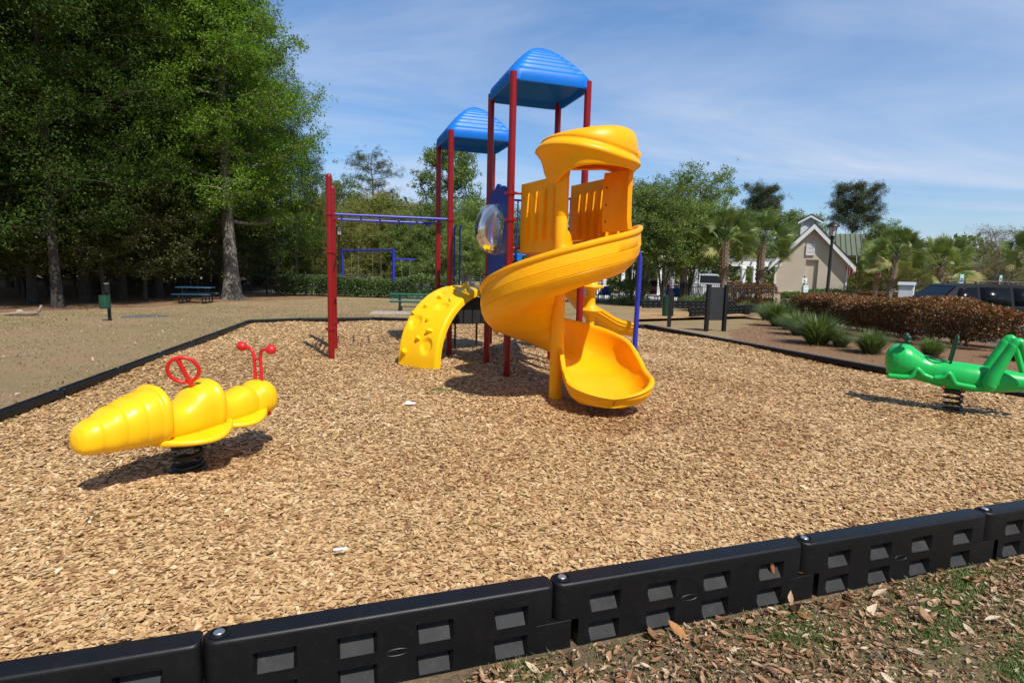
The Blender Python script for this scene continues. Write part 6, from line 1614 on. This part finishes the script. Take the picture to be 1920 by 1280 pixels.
# ------------------------------------------------------------------ leaf litter and grass near the camera
def litter(poly, n, label, s=1.0):
    X, Y = scatter(n, poly, lambda X, Y: vis(X, Y, .8) * 1.0); K = len(X); rng = np.random.default_rng(9)
    # clumpiness
    keep = rng.uniform(0, 1, K) < .35 + .65 * (np.sin(X * 3.1 + 1) * np.sin(Y * 4.3 + X) > -.2); X, Y = X[keep], Y[keep]; K = len(X)
    L = rng.lognormal(math.log(.021), .52, K) * s; W = L * rng.uniform(.26, .46, K); a = rng.uniform(0, 2 * pi, K); tl = rng.normal(0, .22, K); rl = rng.normal(0, .35, K); curl = rng.uniform(-.1, .45, K)
    u = np.stack([np.cos(a) * np.cos(tl), np.sin(a) * np.cos(tl), np.sin(tl)], 1); v = np.stack([-np.sin(a) * np.cos(rl), np.cos(a) * np.cos(rl), np.sin(rl)], 1); nn = np.cross(u, v)
    z = np.array([gz(x, y) for x, y in zip(X, Y)]) + .006 + np.abs(rng.normal(0, .009, K)) + np.abs(np.sin(tl)) * L * .5
    C = np.stack([X, Y, z], 1)
    prof = [(-1, 0.02), (-.6, .62), (-.1, 1.0), (.45, .75), (.8, .3), (1, .02)]
    VV = []
    for side in (-1, 1):
        row = []
        for t_, w_ in prof:
            base = C + u * (L * .5 * t_)[:, None] + nn * ((curl * t_ * t_) * L * .5)[:, None]
            row.append((base, base + v * (side * W * .5 * w_)[:, None] + nn * (.18 * W * w_)[:, None]))
        for (a0, a1), (b0, b1) in zip(row, row[1:]): VV.append(np.stack([a0, b0, b1, a1], 1))
    q = np.stack(VV, 1).reshape(-1, 3); tint = np.repeat(np.clip(rng.normal(.48, .28, K), 0, 1), 10)
    o = face_mesh('leaf_litter', q, 4, M['dryleaf'], tint=tint, smooth=True); tag(o, label, 'leaf litter', kind='stuff'); return o
fl0 = FRONT_A + FD * (-2 * TL) + Vector((.05, -.10, 0)); fl1 = FRONT_A + FD * (6 * TL) + Vector((.05, -.09, 0))
strip2 = [FRONT_A + FD * 1.0 + Vector((.05, -.07, 0)), FRONT_A + FD * 4.9 + Vector((.05, -.07, 0)), Vector((4.4, 2.2, 0)), Vector((1.9, 1.15, 0)), Vector((.6, 1.15, 0)), Vector((-.6, 1.6, 0))]
strip = [fl0, fl1, fl1 + Vector((.9, -2.9, 0)), fl0 + Vector((.9, -2.6, 0))]
litter(strip2, 52000, 'dry brown oak leaves scattered on the ground in front of the edging')
def blades(name, poly, n, hgt, mat, label, dens, seed, wid=.0022, sn=1.0):
    X, Y = scatter(n, poly, dens); K = len(X); rng = np.random.default_rng(seed); a = rng.uniform(0, 2 * pi, K); d = np.hypot(X, Y); L = hgt * rng.uniform(.5, 1.3, K); wv = wid * np.clip(d / 2.2, 1, 9)
    z = np.array([gz(x, y) for x, y in zip(X, Y)]); b = np.stack([X, Y, z - .003], 1); dr = np.stack([np.cos(a), np.sin(a), np.zeros(K)], 1); w_ = np.stack([-np.sin(a), np.cos(a), np.zeros(K)], 1) * wv[:, None]
    ln = rng.uniform(.3, 1.1, K); tp = b + dr * (L * ln)[:, None] + np.array([0, 0, 1.]) * (L * .8)[:, None]; m_ = b + dr * (L * ln * .35)[:, None] + np.array([0, 0, 1.]) * (L * .55)[:, None]
    V = np.stack([b - w_, b + w_, m_ + w_ * .8, tp], 1); V2 = np.stack([b - w_, m_ + w_ * .8, tp, m_ - w_ * .8], 1)
    o = face_mesh(name, np.stack([V2], 1).reshape(-1, 3), 4, M[mat], tint=np.clip(rng.normal(.5, .2, K), 0, 1)); tag(o, label, 'grass', kind='stuff'); return o
tuft = lambda X, Y: vis(X, Y, .5) * np.clip((np.sin(X * 5.3 + 2 * np.sin(Y * 3.7)) * np.sin(Y * 6.1 + 1.7 * np.sin(X * 4.1)) + .25 * np.sin(X * 17) * np.sin(Y * 19) + .02) * .9, .09, .65)
blades('grass_tufts', strip2, 420000, .034, 'grassblade', 'thin green grass tufts among the dry leaves', tuft, 31, .0017)
lawn = [BEDL + Vector((-.12, 0, 0)), Vector((-4.0, 1.2, 0)), Vector((-9, 4, 0)), Vector((-22, 16, 0)), Vector((-17, 21, 0)), Vector((-14, 30, 0)), Vector((-9, 33, 0)), Vector((3, 29, 0)), Vector((4, 16.2, 0)), far_pts[2] + Vector((0, .12, 0)), far_pts[3] + Vector((-.05, .12, 0))]
ld = lambda X, Y: vis(X, Y, .5) * np.clip(6.5 / np.hypot(X, Y), 0, 1) ** 1.2 * np.clip(.55 + .6 * np.sin(X * .9 + 1.2 * np.sin(Y * .7)) * np.sin(Y * 1.1), .18, 1)
blades('lawn_grass', lawn, 330000, .034, 'lawnblade', 'short dry lawn left of and behind the chips', ld, 32, .0016)
# scattered pale dead leaves on the lawn and mulch
X, Y = scatter(9000, lawn, lambda X, Y: vis(X, Y) * np.clip(8 / np.hypot(X, Y), 0, 1)); rr_ = np.random.default_rng(12); z = np.array([gz(x, y) for x, y in zip(X, Y)]) + .02
o = face_mesh('lawn_leaves', leaves(np.stack([X, Y, z], 1), .07, rr_, .0, .45, None, 3.0), 4, M['dryleaf'], tint=np.clip(rr_.normal(.6, .25, len(X)), 0, 1)); tag(o, 'dead leaves scattered over the lawn', 'leaf litter', kind='stuff')
mp_ = [MULCH[0], MULCH[1]]
for i, pl in enumerate(mp_):
    X, Y = scatter(26000, [Vector((p[0], p[1], 0)) for p in pl], lambda X, Y: vis(X, Y) * .9); z = np.array([gz(x, y) for x, y in zip(X, Y)]) + .012
    o = face_mesh('pine_straw', leaves(np.stack([X, Y, z], 1), .16 if i else .10, rr_, .0, .10, None, 3.0), 4, M['dryleaf'], tint=np.clip(rr_.normal(.32, .2, len(X)), 0, 1)); tag(o, ('pine straw mulch around the grass clumps and red hedge', 'pine straw mulch along the pool fence')[i], 'mulch', kind='stuff')
